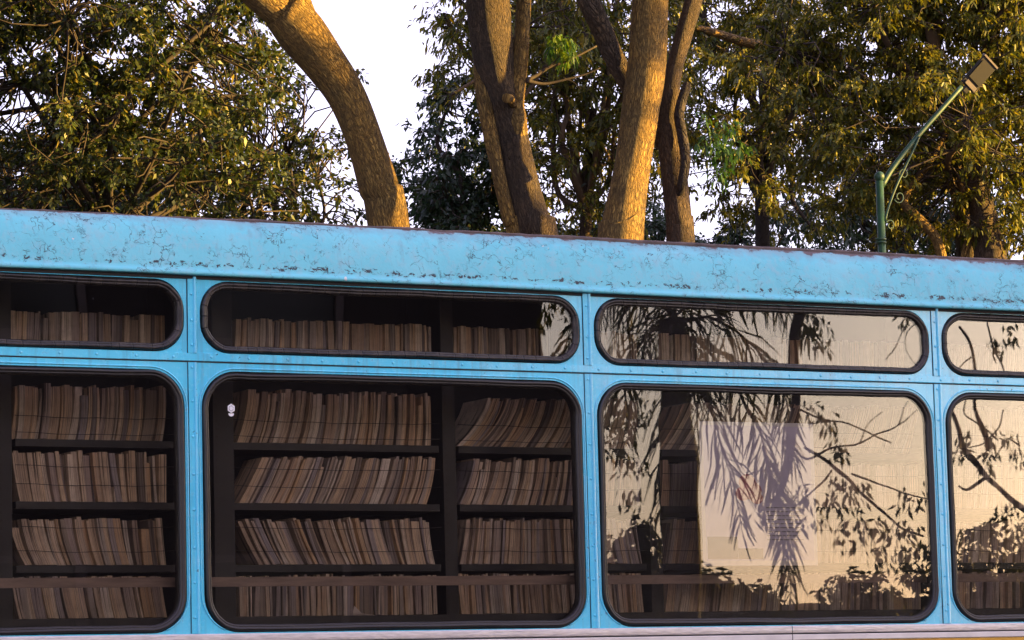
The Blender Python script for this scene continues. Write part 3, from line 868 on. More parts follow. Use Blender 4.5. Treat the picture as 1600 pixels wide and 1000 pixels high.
LEAF = dict(
    broad=leaf('broad_leaves', [(.016, .032, .015), (.030, .052, .018), (.052, .078, .016), (.024, .044, .020), (.095, .110, .016), (.036, .060, .015), (.20, .16, .018)], .30),
    dark=leaf('dark_leaves', [(.014, .036, .022), (.022, .050, .028), (.030, .058, .026), (.018, .040, .024), (.045, .066, .022)], .25),
    feather=leaf('feathery_leaves', [(.028, .048, .014), (.075, .095, .016), (.15, .155, .016), (.042, .064, .016), (.20, .18, .016), (.095, .112, .016), (.27, .21, .020)], .35),
    lime=leaf('young_leaves', [(.035, .10, .02), (.06, .15, .02), (.16, .22, .015), (.03, .08, .02)], .4),
    fresh=leaf('fresh_shoots', [(.022, .070, .018), (.035, .095, .020), (.055, .12, .018)], .35),
    shade=leaf('shade_tree_leaves', [(.020, .030, .012), (.035, .045, .014), (.028, .036, .012)], .2, .8))

def tree(name, loc, label, group='trees behind the bus'):
    return tag(empty(name, loc), label, 'tree', group)

# leaning trunk on the left of the gap of sky
YA = 9.0
P, Rr = pts([(609, 362, 65), (593, 295, 63), (570, 222, 59), (541, 150, 62), (508, 98, 68), (470, 50, 76), (441, 18, 66)], YA)
Pg, Rg = grounded(P, Rr)
tA = tree('leaning_tree', (Pg[0][0], Pg[0][1], 0), 'thick bare trunk curving up to the left across the open sky')
trunk_uv('trunk', Pg, Rg, M['bark_gold'], tA, 22, .035)
la, lra = pts([(478, 58, 50), (438, 22, 50), (392, -18, 46), (340, -80, 42), (260, -170, 36)], YA)
trunk_uv('limb', la, lra, M['bark_gold'], tA, 16, .04)
lb, lrb = pts([(485, 66, 52), (470, 28, 50), (455, -15, 50), (450, -90, 42), (480, -200, 34)], YA)
trunk_uv('limb', lb, lrb, M['bark_gold'], tA, 16, .04)
rngA = np.random.default_rng(3)
cA = at(430, -560, YA)
crown(tA, clumps(cA, (3.2, 3.0, .75), 170, rngA, .2), 70, .40, .16, .07, 1.0, 31, LEAF['feather'], M['twig'], True, [la[-1], lb[-1]], 9, .05, M['bark_grey'])

# forked trunk in the middle
YBk = 8.86
P, Rr = pts([(838, 385, 74), (831, 362, 70), (817, 300, 58), (804, 240, 54), (790, 180, 58), (775, 120, 60), (767, 55, 66), (762, -5, 68), (752, -90, 60), (735, -200, 50)], YBk)
Pg, Rg = grounded(P, Rr)
tB = tree('forked_tree', (Pg[0][0], Pg[0][1], 0), 'dark forked trunk standing in the middle, slim limb rising on its right')
trunk_uv('trunk', Pg, Rg, M['bark_grey'], tB, 22, .045)
b2, r2 = pts([(806, 228, 38, -.02), (803, 190, 40, -.05), (803, 160, 32, -.06), (810, 120, 27, -.06), (815, 60, 25, -.05), (818, 0, 24), (821, -80, 22), (850, -190, 18)], YBk)
trunk_uv('limb', b2, r2, M['bark_gold'], tB, 14, .05)
b3, r3 = pts([(806, 392, 22, -.02), (797, 350, 22, -.03), (783, 290, 22, -.04), (769, 225, 24, -.03), (757, 160, 24), (752, 100, 24, .04), (752, 40, 24, .08), (752, -30, 22, .1)], YBk)
b3g, r3g = grounded(b3, r3)
trunk_uv('stem', b3g, r3g, M['bark_gold'], tB, 14, .05)
b4, r4 = pts([(803, 165, 10, -.12), (797, 155, 14, -.16), (791, 153, 15, -.20)], YBk)
trunk_uv('knot', b4, r4, M['bark_gold'], tB, 10, .05)
for k, rows_ in enumerate(([(822, 126, 8), (838, 118, 6), (860, 104, 5), (880, 98, 4), (905, 86, 4), (932, 72, 3)], [(822, 126, 7), (850, 131, 5), (885, 124, 4), (915, 116, 3), (938, 106, 2)], [(852, 108, 4), (840, 112, 3), (858, 104, 2), (878, 84, 2)], [(880, 122, 3), (895, 128, 2), (908, 140, 2)])):
    a_, b_ = pts([(q[0], q[1], q[2], -.1) for q in rows_], YBk)
    trunk_uv('twig', a_, b_, M['twig'], tB, 6, .0)
rngB = np.random.default_rng(4)
cB = at(780, -640, YBk)
crown(tB, clumps(cB, (3.0, 3.0, .8), 170, rngB, .2), 70, .40, .16, .07, 1.0, 41, LEAF['feather'], M['twig'], True, [at(735, -200, YBk), at(850, -190, YBk)], 9, .05, M['bark_grey'])
lt = clumps(at(878, 72, YBk - .1), (.09, .09, .10), 16, rngB, .1)
V, F, _, _ = foliage(lt, 16, .05, .050, .012, 1.6, rngB, True)
tag(link('young_leaf_tuft', np_mesh('young_leaf_tuft', V, F), LEAF['lime'], tB), 'bright yellow-green tuft of young leaves')

# straight sunlit trunk
YC = 8.06
P, Rr = pts([(969, 390, 72), (972, 365, 69), (981, 300, 61), (990, 245, 58), (1000, 180, 59), (1008, 122, 60), (1013, 60, 58), (1016, 0, 57), (1020, -90, 54), (1030, -200, 48)], YC)
Pg, Rg = grounded(P, Rr)
tC = tree('straight_tree', (Pg[0][0], Pg[0][1], 0), 'straight golden brown trunk with strong sunlight down its right side')
trunk_uv('trunk', Pg, Rg, M['bark_gold'], tC, 22, .035)
rngC = np.random.default_rng(5)
cC = at(1040, -640, YC)
crown(tC, clumps(cC, (3.0, 3.0, .8), 170, rngC, .2), 70, .40, .16, .07, 1.0, 51, LEAF['feather'], M['twig'], True, [at(1030, -200, YC)], 9, .06, M['bark_grey'])

# V-shaped trunk just behind it
YD = 8.24
P, Rr = pts([(1064, 390, 44), (1062, 350, 41), (1054, 280, 42), (1046, 215, 40), (1046, 160, 33), (1053, 110, 26), (1068, 55, 27), (1084, 0, 28), (1100, -80, 26), (1110, -200, 22)], YD)
Pg, Rg = grounded(P, Rr)
tD = tree('v_shaped_tree', (Pg[0][0], Pg[0][1], 0), 'grey trunk splitting into a wide V behind the straight sunlit trunk')
trunk_uv('trunk', Pg, Rg, M['bark_grey'], tD, 18, .045)
b2, r2 = pts([(1046, 235, 30, .05), (1020, 195, 30, .05), (990, 145, 30, .05), (965, 100, 32, .05), (942, 50, 34, .05), (921, 5, 36), (890, -70, 34), (850, -190, 28)], YD)
trunk_uv('limb', b2, r2, M['bark_grey'], tD, 14, .05)
b3, r3 = pts([(1060, 305, 12, -.05), (1066, 285, 15, -.12), (1071, 250, 16, -.14), (1066, 210, 17, -.13), (1061, 180, 17, -.12), (1066, 155, 16, -.12), (1073, 135, 14, -.12), (1075, 130, 9, -.12)], YD)
trunk_uv('stump_branch', b3, r3, M['bark_dark'], tD, 12, .07)
rngD = np.random.default_rng(6)
cD = at(1000, -560, YD)
crown(tD, clumps(cD, (3.2, 3.0, .7), 170, rngD, .2), 70, .40, .16, .07, 1.0, 61, LEAF['feather'], M['twig'], True, [at(1110, -200, YD), at(850, -190, YD)], 9, .05, M['bark_grey'])

# broad-leaved tree on the left
def to_px(p):
    d = np.asarray(p) - CAM; w = d @ _f
    return 800 + F_PX * (d @ _r) / w, 500 - F_PX * (d @ _u) / w

OPEN = [(28, 165, 34), (490, 95, 40), (530, 165, 40), (572, 240, 30), (440, 50, 26), (640, 60, 60), (620, 150, 50), (600, 220, 42), (1100, 350, 26), (1180, 150, 22), (1130, 110, 16), (1240, 180, 16), (880, 345, 16), (330, 130, 20), (420, 200, 18)]

def bg_tree(name, label, px, py, Y, rx, ry, rz, ncl, per, cr, ln, wd, droop, seed, lm, curved, trunk_px, trunk_w, gap=0.0, shell=.1, nl=14, tb='bark_grey', group='trees behind the bus', hubdz=-.3, gsc=1.0):
    c = at(px, py, Y); rng = np.random.default_rng(seed)
    base = at(trunk_px, 420, Y)
    t = tree(name, (base[0], base[1], 0), label, group)
    hub = np.array([c[0] * .7 + base[0] * .3, c[1], c[2] - rz * .75])
    w = trunk_w * scl(trunk_px, 420, Y) / 2
    trunk_uv('trunk', [(base[0], base[1], -.05), (base[0] + .05, base[1], .8), (base[0] - .04, base[1], max(1.2, base[2] * .6)), tuple(hub), tuple(hub + np.array([.1, 0, rz * .5]))], [w * 1.5, w * 1.1, w, w * .85, w * .5], M[tb], t, 16, .05)
    cl = clumps(c, (rx, ry, rz), ncl, rng, shell, gap, gsc)
    cl = np.array([p for p in cl if p[2] > .6 and all(math.hypot(*(np.array(to_px(p)) - (a, b))) > r_ for a, b, r_ in OPEN)])
    crown(t, cl, per, cr, ln, wd, droop, seed + 100, LEAF[lm], M['twig'], curved, [hub, hub + np.array([.05, 0, rz * .4])], nl, w * .55, M[tb])
    return t, hub

bg_tree('broad_leaved_tree', 'broad-leaved tree filling the left edge, golden leaves above dark ones', 120, 90, 14, 1.75, 1.5, 1.75, 760, 72, .17, .050, .028, .8, 71, 'broad', False, 290, 20, .27, .1, 14, 'bark_dark', gsc=.30)
bg_tree('broad_leaved_tree', 'thin-leaved tree left of the leaning trunk, sky showing through it', 400, 290, 15.5, 1.1, 1.2, 1.45, 330, 52, .16, .048, .026, .8, 72, 'broad', False, 380, 18, .28, .05, 8, 'bark_dark', gsc=.25)
bg_tree('dark_leaved_tree', 'dark low tree at the bottom left, just above the roof line', 120, 330, 18, 1.5, 1.2, .95, 190, 90, .28, .07, .034, .8, 79, 'dark', False, 60, 24, .05, .05, 12, 'bark_dark', gsc=.5)
bg_tree('dark_leaved_tree', 'dark low tree far behind the straight trunk, close above the roof', 1010, 400, 21, 1.9, 1.2, .62, 170, 90, .28, .07, .034, .8, 80, 'dark', False, 960, 24, .12, .05, 10, 'bark_dark', gsc=.4)
bg_tree('dark_leaved_tree', 'small dark green tree standing in the gap beside the leaning trunk', 715, 330, 17, .64, .9, 1.25, 150, 105, .25, .065, .030, .9, 73, 'dark', False, 720, 24, .0, .05, 12, 'bark_dark')
bg_tree('feathery_tree', 'wispy tree behind the forked trunk, its sprays edging the open sky', 775, 20, 15, .85, .9, 1.1, 90, 70, .26, .052, .022, .9, 78, 'feather', True, 850, 20, .20, .05, 12, 'bark_grey', gsc=.5)
bg_tree('feathery_tree', 'feathery tree showing between the forked and the straight trunks', 915, 90, 16, .95, 1.2, 1.8, 400, 66, .20, .052, .023, .8, 74, 'feather', True, 905, 22, .22, .05, 14, 'bark_grey', gsc=.3)
bg_tree('feathery_tree', 'feathery tree right of the straight trunk, dark with bright sky gaps', 1180, 90, 17.5, 1.25, 1.3, 1.9, 470, 68, .19, .054, .024, .8, 75, 'feather', True, 1200, 26, .27, .05, 14, 'bark_dark', gsc=.3)
tE, hubE = bg_tree('feathery_tree', 'large golden feathery tree behind the lamp at the right edge', 1480, 60, 13.5, 1.85, 1.4, 1.9, 900, 95, .19, .050, .022, .8, 76, 'feather', True, 1545, 40, .18, .08, 18, 'bark_grey', gsc=.3)
bg_tree('dark_leaved_tree', 'dark tree low behind the lamp post at the right', 1400, 330, 19, 1.5, 1.2, 1.2, 170, 85, .30, .075, .030, 1.0, 77, 'dark', False, 1420, 24, .10, .05, 12, 'bark_dark', gsc=.5)
# limbs of the right-hand tree that show between its leaves
for rows_ in ([(1474, 412, 17), (1462, 372, 16), (1436, 342, 15), (1413, 318, 13), (1425, 290, 10), (1448, 262, 9), (1480, 205, 7)], [(1505, 412, 14), (1514, 372, 13), (1526, 330, 12), (1535, 300, 9)], [(1290, 150, 12, 2), (1262, 108, 15, 2), (1225, 78, 17, 2), (1165, 66, 15, 2), (1105, 48, 12, 2), (1085, 44, 7, 2)], [(1536, 330, 12), (1525, 255, 10), (1530, 190, 8)]):
    a_, b_ = pts(rows_, 13.2)
    trunk_uv('limb', a_, b_, M['bark_gold'], tE, 10, .06)
a_, b_ = pts([(1549, 425, 50), (1546, 390, 47), (1538, 345, 44), (1528, 300, 38), (1522, 250, 30)], 13.1)
trunk_uv('stem', *grounded(a_, b_), M['bark_grey'], tE, 16, .10)
lt = clumps(at(1135, 220, 13), (.27, .2, .27), 22, rngB, .1)
V, F, _, _ = foliage(lt, 16, .11, .050, .020, 1.2, rngB, True)
tag(link('young_leaf_tuft', np_mesh('young_leaf_tuft', V, F), LEAF['fresh'], tE), 'fresh green tuft of leaves among the brown foliage')

# ------------------------------------------------------------------ street lamp
YL = 8.0
lb_ = at(1377, 400, YL); s_ = scl(1377, 300, YL)
lamp = tag(empty('street_lamp', (lb_[0], YL, 0)), 'green street lamp with scrolled bracket and slanting arm above the bus', 'street lamp')
top = at(1374, 283, YL)
MB().tube([(lb_[0], YL, 0), (lb_[0], YL, 1.0), (lb_[0] * .5 + top[0] * .5, YL, 2.8), (top[0], YL, top[2])], [9.5 * s_, 7.5 * s_, 6.8 * s_, 6.3 * s_], 16).build('pole', M['post'], lamp, True)
MB().sphere(at(1374, 276, YL), 8.2 * s_, 16, 10).build('ball_finial', M['post'], lamp, True)
for py in (374, 379): MB().tube([at(1376.5, py + 1.5, YL), at(1376.5, py - 1.5, YL)], [8.6 * s_] * 2, 16).build('collar', M['post'], lamp, True)
ar = [at(1377, 292, YL), at(1395, 262, YL), at(1432, 215, YL), at(1470, 172, YL), at(1502, 136, YL)]
MB().tube(spline(ar, 4), np.linspace(4.6, 3.6, 17) * s_, 12).build('arm', M['post'], lamp, True)
br = spline([at(a, b, YL - .02) for a, b in ((1383, 345), (1388, 325), (1400, 292), (1414, 262), (1430, 228), (1436, 214))], 4)
MB().tube(br, [1.9 * s_] * len(br), 8).build('brace', M['post'], lamp, True)
def scroll(cx, cy, r, a0, a1, flip=1):
    p = []
    for i in range(22):
        t = i / 21; a = rad(a0 + (a1 - a0) * t); q = r * (1 - .62 * t)
        p.append(at(cx + flip * q * math.cos(a), cy - q * 1.25 * math.sin(a), YL - .02))
    MB().tube(p, [1.1 * s_] * 22, 6).build('scroll', M['post'], lamp, True)
for a in ((1412, 272, 7, 200, -260), (1405, 308, 8, -160, 260), (1391, 352, 7, 160, -230)): scroll(*a)
# lamp head: a flat rectangular casting seen from below
h0, h1 = at(1512, 137, YL), at(1546, 96, YL)
hc = (h0 + h1) / 2
ax = (h1 - h0) / 2 - _f * 12 * s_
wv = _r * 16 - _u * 7.5 + _f * 9; wv -= ax * np.dot(wv, ax) / np.dot(ax, ax)
nv = np.cross(ax, wv); nv /= np.linalg.norm(nv)
if np.dot(nv, _f) < 0: nv = -nv
aw = wv * s_ * .88
ax = ax * .95

bevel(MB().obox(hc, ax, aw, nv * 2.2 * s_).build('lamp_head', M['lamp_grey'], lamp), .006)
MB().obox(hc - nv * 3.6 * s_ + ax * .12, ax * .62, aw * .8, nv * .8 * s_).build('lens_plate', M['lens'], lamp)
MB().obox(hc + ax * 1.03, ax * .05, aw * 1.03, nv * 3.8 * s_).build('end_cap', M['lamp_pale'], lamp)
MB().obox(hc - ax * .80 - nv * 4.4 * s_, ax * .13, aw * .72, nv * 1.2 * s_).build('driver_cover', M['lamp_pale'], lamp)
MB().obox(hc - ax * 1.08, ax * .22, aw * .25, nv * 4 * s_).build('arm_socket', M['lamp_grey'], lamp)

# ------------------------------------------------------------------ the camera's side of the road: what the panes mirror and what is added to shade the bus
def house(name, label, x0, x1, y0, y1, h, wins, annex=None):
    t = tag(empty(name, ((x0 + x1) / 2, (y0 + y1) / 2, 0)), label, 'house')
    MB().box(x0, x1, y0, y1, 0, h).build('wall', M['wall_dark'], t)
    ro_ = MB(); e = .22
    ro_.box(x0 - .02, x1 + .02, y0 - e, y1 + e, h + .002, h + .16)
    ro_.build('roof', M['roof_dark'], t)
    for (wx, wz, ww, wh) in wins:
        f_ = MB(); a = .06
        f_.box(wx - ww / 2 - a, wx + ww / 2 + a, y1 + .002, y1 + .05, wz - wh / 2 - a, wz - wh / 2).box(wx - ww / 2 - a, wx + ww / 2 + a, y1 + .002, y1 + .05, wz + wh / 2, wz + wh / 2 + a)
        f_.box(wx - ww / 2 - a, wx - ww / 2, y1 + .002, y1 + .05, wz - wh / 2, wz + wh / 2).box(wx + ww / 2, wx + ww / 2 + a, y1 + .002, y1 + .05, wz - wh / 2, wz + wh / 2)
        w_ = f_.build('window_frame', M['frame_dark'], t)
        MB().box(wx - ww / 2, wx + ww / 2, y1 + .003, y1 + .02, wz - wh / 2, wz + wh / 2).build('pane', M['pane_dark'], w_)
    if annex:
        a0, a1, ah = annex
        MB().box(a0, a1, y0 + .3, y1 - .01, 0, ah).build('annex_wall', M['wall_dark'], t)
        MB().box(a0 - .001, a1 + .05, y0 + .2, y1 + .05, ah + .002, ah + .10).build('annex_roof', M['roof_dark'], t)
    return t
hx0 = float(seen(-260, 700, 13)[0]); hx1 = float(seen(846, 500, 13)[0]); hx2 = float(seen(936, 500, 13)[0])
ah = float(seen(880, 556, 13)[2]) - .1
house('offscreen_house', 'dark rendered two-storey house mirrored in the left-hand panes', hx0, hx1, -19, -13, 6.4, [(hx0 + 1.2, 2.0, 1.0, 1.2), (hx0 + 3.2, 2.0, 1.0, 1.2), (hx0 + 1.2, 4.8, 1.0, 1.2), (hx0 + 3.2, 4.8, 1.0, 1.2)], (hx1 + .002, hx2, ah))
house('offscreen_house', 'tall dark unseen house, added to the right of the view to shade the bus', 18.3, 26.5, -15.5, -12.0, 7.15, [(20.0, 2.0, 1.0, 1.3), (22.5, 2.0, 1.0, 1.3), (25, 2.0, 1.0, 1.3), (20, 4.8, 1.0, 1.3), (22.5, 4.8, 1.0, 1.3), (25, 4.8, 1.0, 1.3)])  # unseen house added to keep the sun off the bus side

# palm with long drooping fronds
YP = 15.0
def sp_(px, py, dY=0.0): return seen(px, py, YP + dY)
def spts(rows, Y):
    P, Rr = [], []
    for r in rows:
        P.append(seen(r[0], r[1], Y)); Rr.append(r[2] / 2 * scl(r[0], r[1], Y))
    return P, Rr
P, Rr = spts([(1070, 960, 62), (1068, 880, 60), (1066, 800, 58), (1062, 720, 56), (1058, 650, 52), (1056, 560, 46), (1054, 500, 40)], YP)
Pg, Rg = grounded(P, Rr, 1.1)
palm = tag(empty('palm_tree', (Pg[0][0], Pg[0][1], 0)), 'palm with drooping feather fronds mirrored in the large right-hand pane', 'palm')
trunk_uv('trunk', Pg, Rg, M['bark_dark'], palm, 16, .06)
rp = np.random.default_rng(9)
def frond(rows, nl=46, ll=75, seed=0):
    rg = np.random.default_rng(seed)
    C = spline([seen(a, b, YP + d) for a, b, d in rows], 10); n = len(C)
    s = scl(1100, 700, YP)
    fr_ = MB().tube(C, np.linspace(3.0, .8, n) * s, 6).build('frond', M['twig'], palm, True)
    T = unit(np.gradient(C, axis=0)); ii = np.linspace(2, n - 1, nl).astype(int)
    base = np.repeat(C[ii], 2, 0); t = np.repeat(T[ii], 2, 0)
    vd = unit(C[ii].repeat(2, 0) - np.array([CAM[0], -CAM[1], CAM[2]])); sd = unit(np.cross(t, vd) + .5 * rg.normal(size=t.shape)); sg = np.tile([1, -1], nl)[:, None]
    q = np.repeat(np.linspace(0, 1, nl), 2)
    direc = unit(t * .8 + sd * sg * .85 + np.array([0, 0, -.38]) + rg.normal(size=t.shape) * .2)
    side = unit(np.cross(direc, rg.normal(size=t.shape)))
    L = ll * s * (1 - .55 * q ** 2) * rg.uniform(.8, 1.15, len(q)); Wd = np.full(len(q), 4.2 * s)
    V, F = leaf_mesh(base, direc, side, L, Wd, .9, rg, True)
    link('leaflets', np_mesh('leaflets', V, F), LEAF['shade'], fr_)
frond([(1058, 520, 0), (1110, 545, -.2), (1170, 640, -.3), (1205, 760, -.3), (1225, 900, -.3)], 60, 70, 1)
frond([(1056, 510, 0), (1120, 500, .2), (1190, 560, .3), (1225, 640, .4), (1240, 720, .4)], 60, 78, 2)
frond([(1056, 505, 0), (1015, 520, .2), (980, 600, .3), (975, 700, .3)], 40, 66, 3)
frond([(1058, 520, 0), (1090, 580, -.5), (1130, 700, -.6), (1160, 830, -.6)], 56, 80, 4)
frond([(1056, 505, 0), (1040, 470, .3), (990, 480, .5), (955, 560, .5)], 44, 66, 5)
frond([(1056, 500, 0), (1120, 455, .1), (1220, 470, .1), (1285, 540, .1)], 56, 60, 6)
frond([(1056, 505, 0), (1050, 560, -.7), (1045, 680, -.9), (1040, 800, -.9)], 50, 80, 7)
frond([(1056, 500, 0), (1080, 440, .4), (1150, 430, .6), (1210, 480, .7)], 44, 64, 8)
frond([(1056, 500, 0), (1010, 450, -.2), (930, 470, -.3), (880, 540, -.3)], 44, 60, 10)
frond([(1190, 700, -.3), (1215, 780, -.3), (1228, 850, -.3), (1232, 950, -.3)], 40, 60, 11)

# sparse tree with hanging leaf clusters and bare twigs
YS = 11.5
P, Rr = spts([(1262, 470, 20), (1246, 520, 20), (1243, 600, 20), (1240, 680, 17), (1236, 720, 14), (1222, 760, 11), (1205, 800, 8)], YS)
stree = tag(empty('sparse_tree', (float(seen(1700, 1000, YS)[0]), -YS, 0)), 'sparse tree with bare twigs and hanging leaf clusters mirrored at the right', 'tree')
base_s = np.array([float(seen(1700, 1000, YS)[0]), -YS, 0])
tr_p, tr_r = spts([(1745, 900, 26), (1720, 760, 26), (1660, 560, 26), (1560, 400, 26), (1400, 380, 24), (1262, 470, 20)], YS)
trunk_uv('trunk', [base_s + np.array([.15, 0, -.05]), base_s + np.array([.15, 0, .9])] + tr_p[:], [.06, .05] + tr_r[:], M['bark_dark'], stree, 10, .05)
trunk_uv('limb', P, Rr, M['bark_dark'], stree, 8, .05)
BR = [[(1238, 690, 8), (1262, 720, 7), (1300, 700, 6), (1350, 690, 4), (1400, 668, 3), (1436, 640, 2)], [(1240, 640, 6), (1290, 660, 5), (1330, 665, 4), (1390, 690, 3)], [(1480, 640, 9), (1512, 700, 13), (1545, 745, 15), (1580, 775, 16), (1625, 815, 18)], [(1545, 745, 12), (1515, 765, 9), (1500, 760, 5)],
      [(1260, 700, 8), (1310, 735, 9), (1355, 775, 8), (1400, 815, 7), (1440, 840, 5)], [(1330, 740, 6), (1380, 760, 5), (1420, 778, 4), (1460, 790, 3)], [(1230, 740, 6), (1190, 735, 4), (1165, 745, 3), (1150, 720, 2)], [(1300, 735, 5), (1270, 770, 5), (1235, 800, 4)],
      [(1400, 668, 3), (1410, 640, 2), (1420, 625, 2)], [(1350, 690, 3), (1362, 664, 2), (1380, 650, 2)], [(1500, 510, 8), (1524, 545, 10), (1532, 590, 11), (1528, 640, 10), (1548, 700, 12)], [(1525, 555, 5), (1505, 565, 4), (1480, 590, 3), (1462, 600, 2)], [(1548, 500, 4), (1558, 545, 4), (1575, 575, 4), (1585, 610, 3)],
      [(1440, 500, 3), (1418, 520, 3), (1415, 545, 2), (1428, 570, 2)], [(1572, 640, 5), (1560, 670, 4), (1540, 690, 3), (1510, 700, 2)], [(1385, 560, 2), (1420, 500, 4), (1450, 470, 5)], [(1510, 620, 5), (1506, 650, 5), (1530, 665, 4), (1560, 690, 3)], [(1600, 700, 5), (1575, 690, 4), (1560, 715, 3)]]
for rws in BR:
    a_, b_ = spts(rws, YS)
    trunk_uv('branch', a_, [max(x * .62, .0018) for x in b_], M['bark_dark'], stree, 6, .0, 4)
CL = [(852, 490, 10, 26), (866, 478, 14, 10), (892, 486, 14, 12), (900, 520, 8, 26), (880, 540, 18, 8), (1320, 770, 18, 26), (1330, 825, 24, 34), (1300, 760, 12, 20), (1420, 780, 18, 18), (1395, 850, 32, 40), (1430, 860, 24, 40), (1370, 840, 18, 34), (1345, 770, 16, 16), (1285, 800, 16, 24), (1250, 770, 20, 20), (1240, 800, 26, 30), (1455, 770, 14, 20), (1310, 700, 16, 22), (1295, 660, 14, 18), (1275, 640, 16, 22), (1215, 740, 16, 20), (1200, 800, 24, 24),
      (1560, 690, 22, 22), (1545, 720, 16, 20), (1580, 830, 30, 46), (1545, 860, 28, 36), (1600, 870, 26, 50), (1505, 700, 10, 20), (1515, 690, 8, 16), (1595, 700, 16, 26), (1520, 850, 22, 24), (1580, 520, 14, 18), (1560, 540, 12, 14), (1265, 500, 14, 20), (1290, 520, 16, 30), (1440, 870, 26, 24), (1410, 500, 10, 10), (970, 660, 26, 30), (990, 730, 26, 16), (965, 700, 20, 22), (1000, 640, 26, 20), (960, 640, 22, 22), (985, 780, 16, 14)]
cv, cf, off = [], [], 0
rs = np.random.default_rng(12); s11 = scl(1350, 750, YS)
for (cx, cy, hw, hh) in CL:
    n_ = int(8 + hw * hh / 15)
    cxs = cx + rs.uniform(-1, 1, n_) * hw; cys = cy + rs.uniform(-1, 1, n_) * hh
    base = np.array([seen(a, b, YS + rs.uniform(-.15, .15)) for a, b in zip(cxs, cys)])
    direc = unit(rs.normal(size=(n_, 3)) * .45 + np.array([0, 0, -1.0])); side = unit(np.cross(direc, rs.normal(size=(n_, 3))))
    V, F = leaf_mesh(base, direc, side, rs.uniform(11, 20, n_) * s11, rs.uniform(4, 6.5, n_) * s11, .3, rs, False)
    cv.append(V); cf.append(F + off); off += len(V)
link('hanging_leaves', np_mesh('hanging_leaves', np.vstack(cv), np.vstack(cf)), LEAF['shade'], stree)

# low shrubs, far hedge and boundary wall across the road
def shrub(name, label, px, py, Y, rx, rz, n, per, seed):
    c = seen(px, py, Y); rng = np.random.default_rng(seed)
    t = tag(empty(name, (c[0], c[1], 0)), label, 'shrub', 'shrubs across the road')
    stem = MB().tube([(c[0], c[1], -.02), (c[0] + .05, c[1], c[2] * .5), (c[0], c[1], c[2])], [.07, .05, .03], 8).build('stem', M['bark_dark'], t, True)
    cl = clumps(c, (rx, rx, rz), n, rng, .05)
    V, F, A, B = foliage(cl, per, .28, .10, .05, .8, rng, False)
    link('foliage', np_mesh('foliage', V, F), LEAF['shade'], t)
shrub('roadside_shrub', 'clipped dark bush mirrored low at the left of the large pane', 1000, 925, 22, .42, .30, 40, 70, 4)
shrub('roadside_shrub', 'dark bush between the palm and the far wall, mirrored low in the pane', 1090, 925, 22, .42, .30, 40, 70, 5)
shrub('roadside_shrub', 'smaller dark bush to the right of the palm foot, mirrored low in the pane', 1165, 940, 22, .30, .22, 30, 70, 6)
shrub('roadside_shrub', 'dark shrub beside the palm mirrored low in the large pane', 1000, 880, 17, .34, .42, 34, 70, 1)
shrub('roadside_shrub', 'round bush mirrored low in the large pane near its right corner', 1345, 930, 24, .42, .34, 24, 60, 2)
shrub('roadside_shrub', 'dark bushy shrub mirrored low in the rightmost pane', 1535, 930, 20, .75, .72, 70, 70, 3)
for k, (px, wpx, top) in enumerate(((1180, 420, 947), (1520, 330, 936))):
    a, b, c = seen(px - wpx / 2, 950, 30), seen(px + wpx / 2, 950, 30), seen(px, top, 30)
    w = tag(empty('boundary_wall', ((a[0] + b[0]) / 2, -30, 0)), ('low dark wall in the distance mirrored at the foot of the large pane', 'slightly taller far wall mirrored at the foot of the rightmost pane')[k], 'wall')
    MB().box(a[0], b[0] - .01, -30.2, -30, 0, c[2]).build('wall_body', M['wall_dark'], w)
    MB().box(a[0], b[0] - .01, -30.25, -29.95, c[2] + .001, c[2] + .06).build('coping', M['roof_dark'], w)

# unseen trees added to either side of the view to cut the sky fill
def unseen_screen_tree(label, x, y, h, r, seed):
    rg = np.random.default_rng(seed)
    t = tag(empty('unseen_screen_tree', (x, y, 0)), label, 'tree', 'unseen trees added beside the view to block light')
    trunk_uv('trunk', [(x, y, -.05), (x + .1, y, h * .25), (x - .1, y, h * .5), (x, y, h * .75)], [.34, .27, .22, .12], M['bark_dark'], t, 12, .05)
    crown(t, clumps((x, y, h * .55), (r, r, h * .45), 210, rg, .25), 60, .75, .34, .18, .8, seed, LEAF['shade'], M['twig'], False, [np.array([x, y, h * .4]), np.array([x, y, h * .6])], 12, .12, M['bark_dark'], .02)
unseen_screen_tree('dense dark tree added unseen beyond the left edge, nearest the bus', -2.2, 8.5, 9.5, 3.0, 901)
unseen_screen_tree('dense dark tree added unseen beyond the left edge, in the middle of three', -.5, 15.5, 10.5, 3.2, 902)
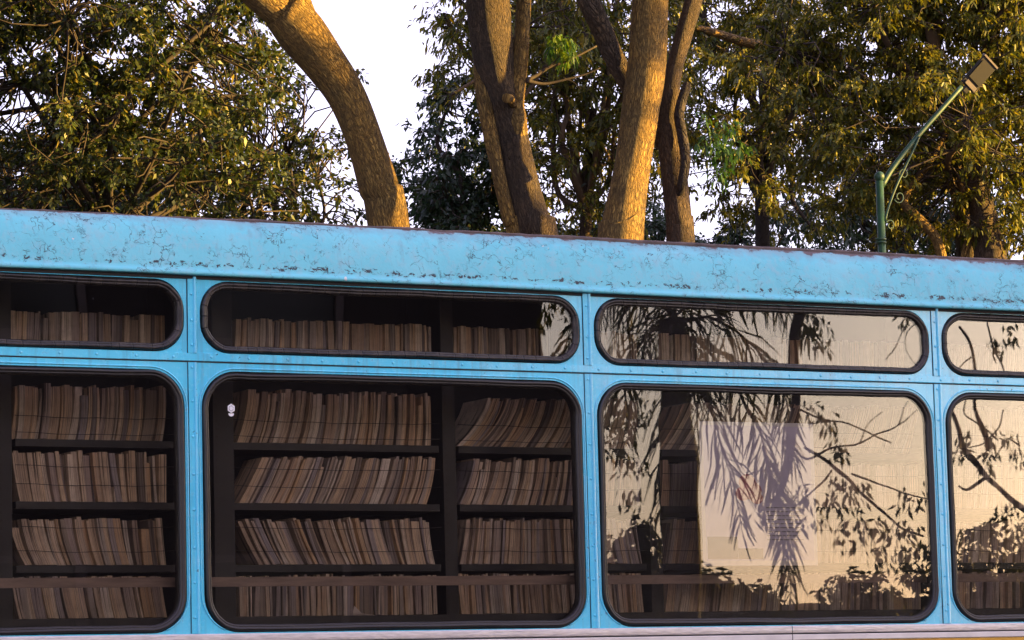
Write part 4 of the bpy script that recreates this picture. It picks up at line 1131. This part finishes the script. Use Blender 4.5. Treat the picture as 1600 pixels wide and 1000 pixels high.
unseen_screen_tree('dense dark tree added unseen far back beyond the left edge', 2.0, 23.0, 10.5, 3.2, 903)
unseen_screen_tree('dense dark tree added unseen beyond the right edge behind the golden tree', 22.5, 14.5, 10.0, 3.2, 904)
unseen_screen_tree('dense dark tree added unseen far back beyond the right edge', 26.5, 21.0, 10.5, 3.4, 905)

# tall unseen tree added towards the sun to shade the lower left background
rt_ = np.random.default_rng(77)
TX, TY = 39.3, -7.5
road = tag(empty('added_shade_tree', (TX, TY, 0)), 'tall unseen tree added for shade to the right, out towards the low sun', 'tree')
trunk_uv('trunk', [(TX, TY, -.05), (TX + .1, TY, 2.5), (TX - .1, TY, 5.0), (TX, TY, 8.0)], [.45, .36, .30, .18], M['bark_dark'], road, 14, .05)
cl_ = clumps((TX, TY, 9.7), (2.8, 2.8, 2.9), 150, rt_, .1)
crown(road, cl_, 60, .7, .32, .17, .8, 770, LEAF['shade'], M['twig'], False, [np.array([TX, TY, 6.0]), np.array([TX, TY, 7.5])], 12, .14, M['bark_dark'], .02)

# an unseen thin-crowned tree added off to the right to dapple the trunks
DX, DY = 17.0, 1.8 + .9
dap = tag(empty('added_dapple_tree', (DX, DY, 0)), 'thin-crowned tree added unseen beyond the right edge to dapple the trunks', 'tree')
rd_ = np.random.default_rng(15)
trunk_uv('trunk', [(DX, DY, -.05), (DX + .1, DY, 2.0), (DX - .1, DY, 4.0), (DX, DY, 6.6)], [.22, .18, .14, .08], M['bark_dark'], dap, 12, .05)
crown(dap, clumps((DX, DY, 7.8), (2.0, 2.0, 1.9), 20, rd_, .1), 34, .42, .17, .09, .8, 150, LEAF['shade'], M['twig'], False, [np.array([DX, DY, 5.0]), np.array([DX, DY, 6.2])], 6, .025, M['bark_dark'], .006)
unseen_screen_tree('dense dark tree added unseen well to the right, level with the trunks', 30.0, 3.5, 7.2, 2.8, 906)  # two more unseen trees, added to block bright sky beside the sun
unseen_screen_tree('dense dark tree added unseen beside the tall shading house', 23.5, -9.0, 8.5, 2.6, 907)
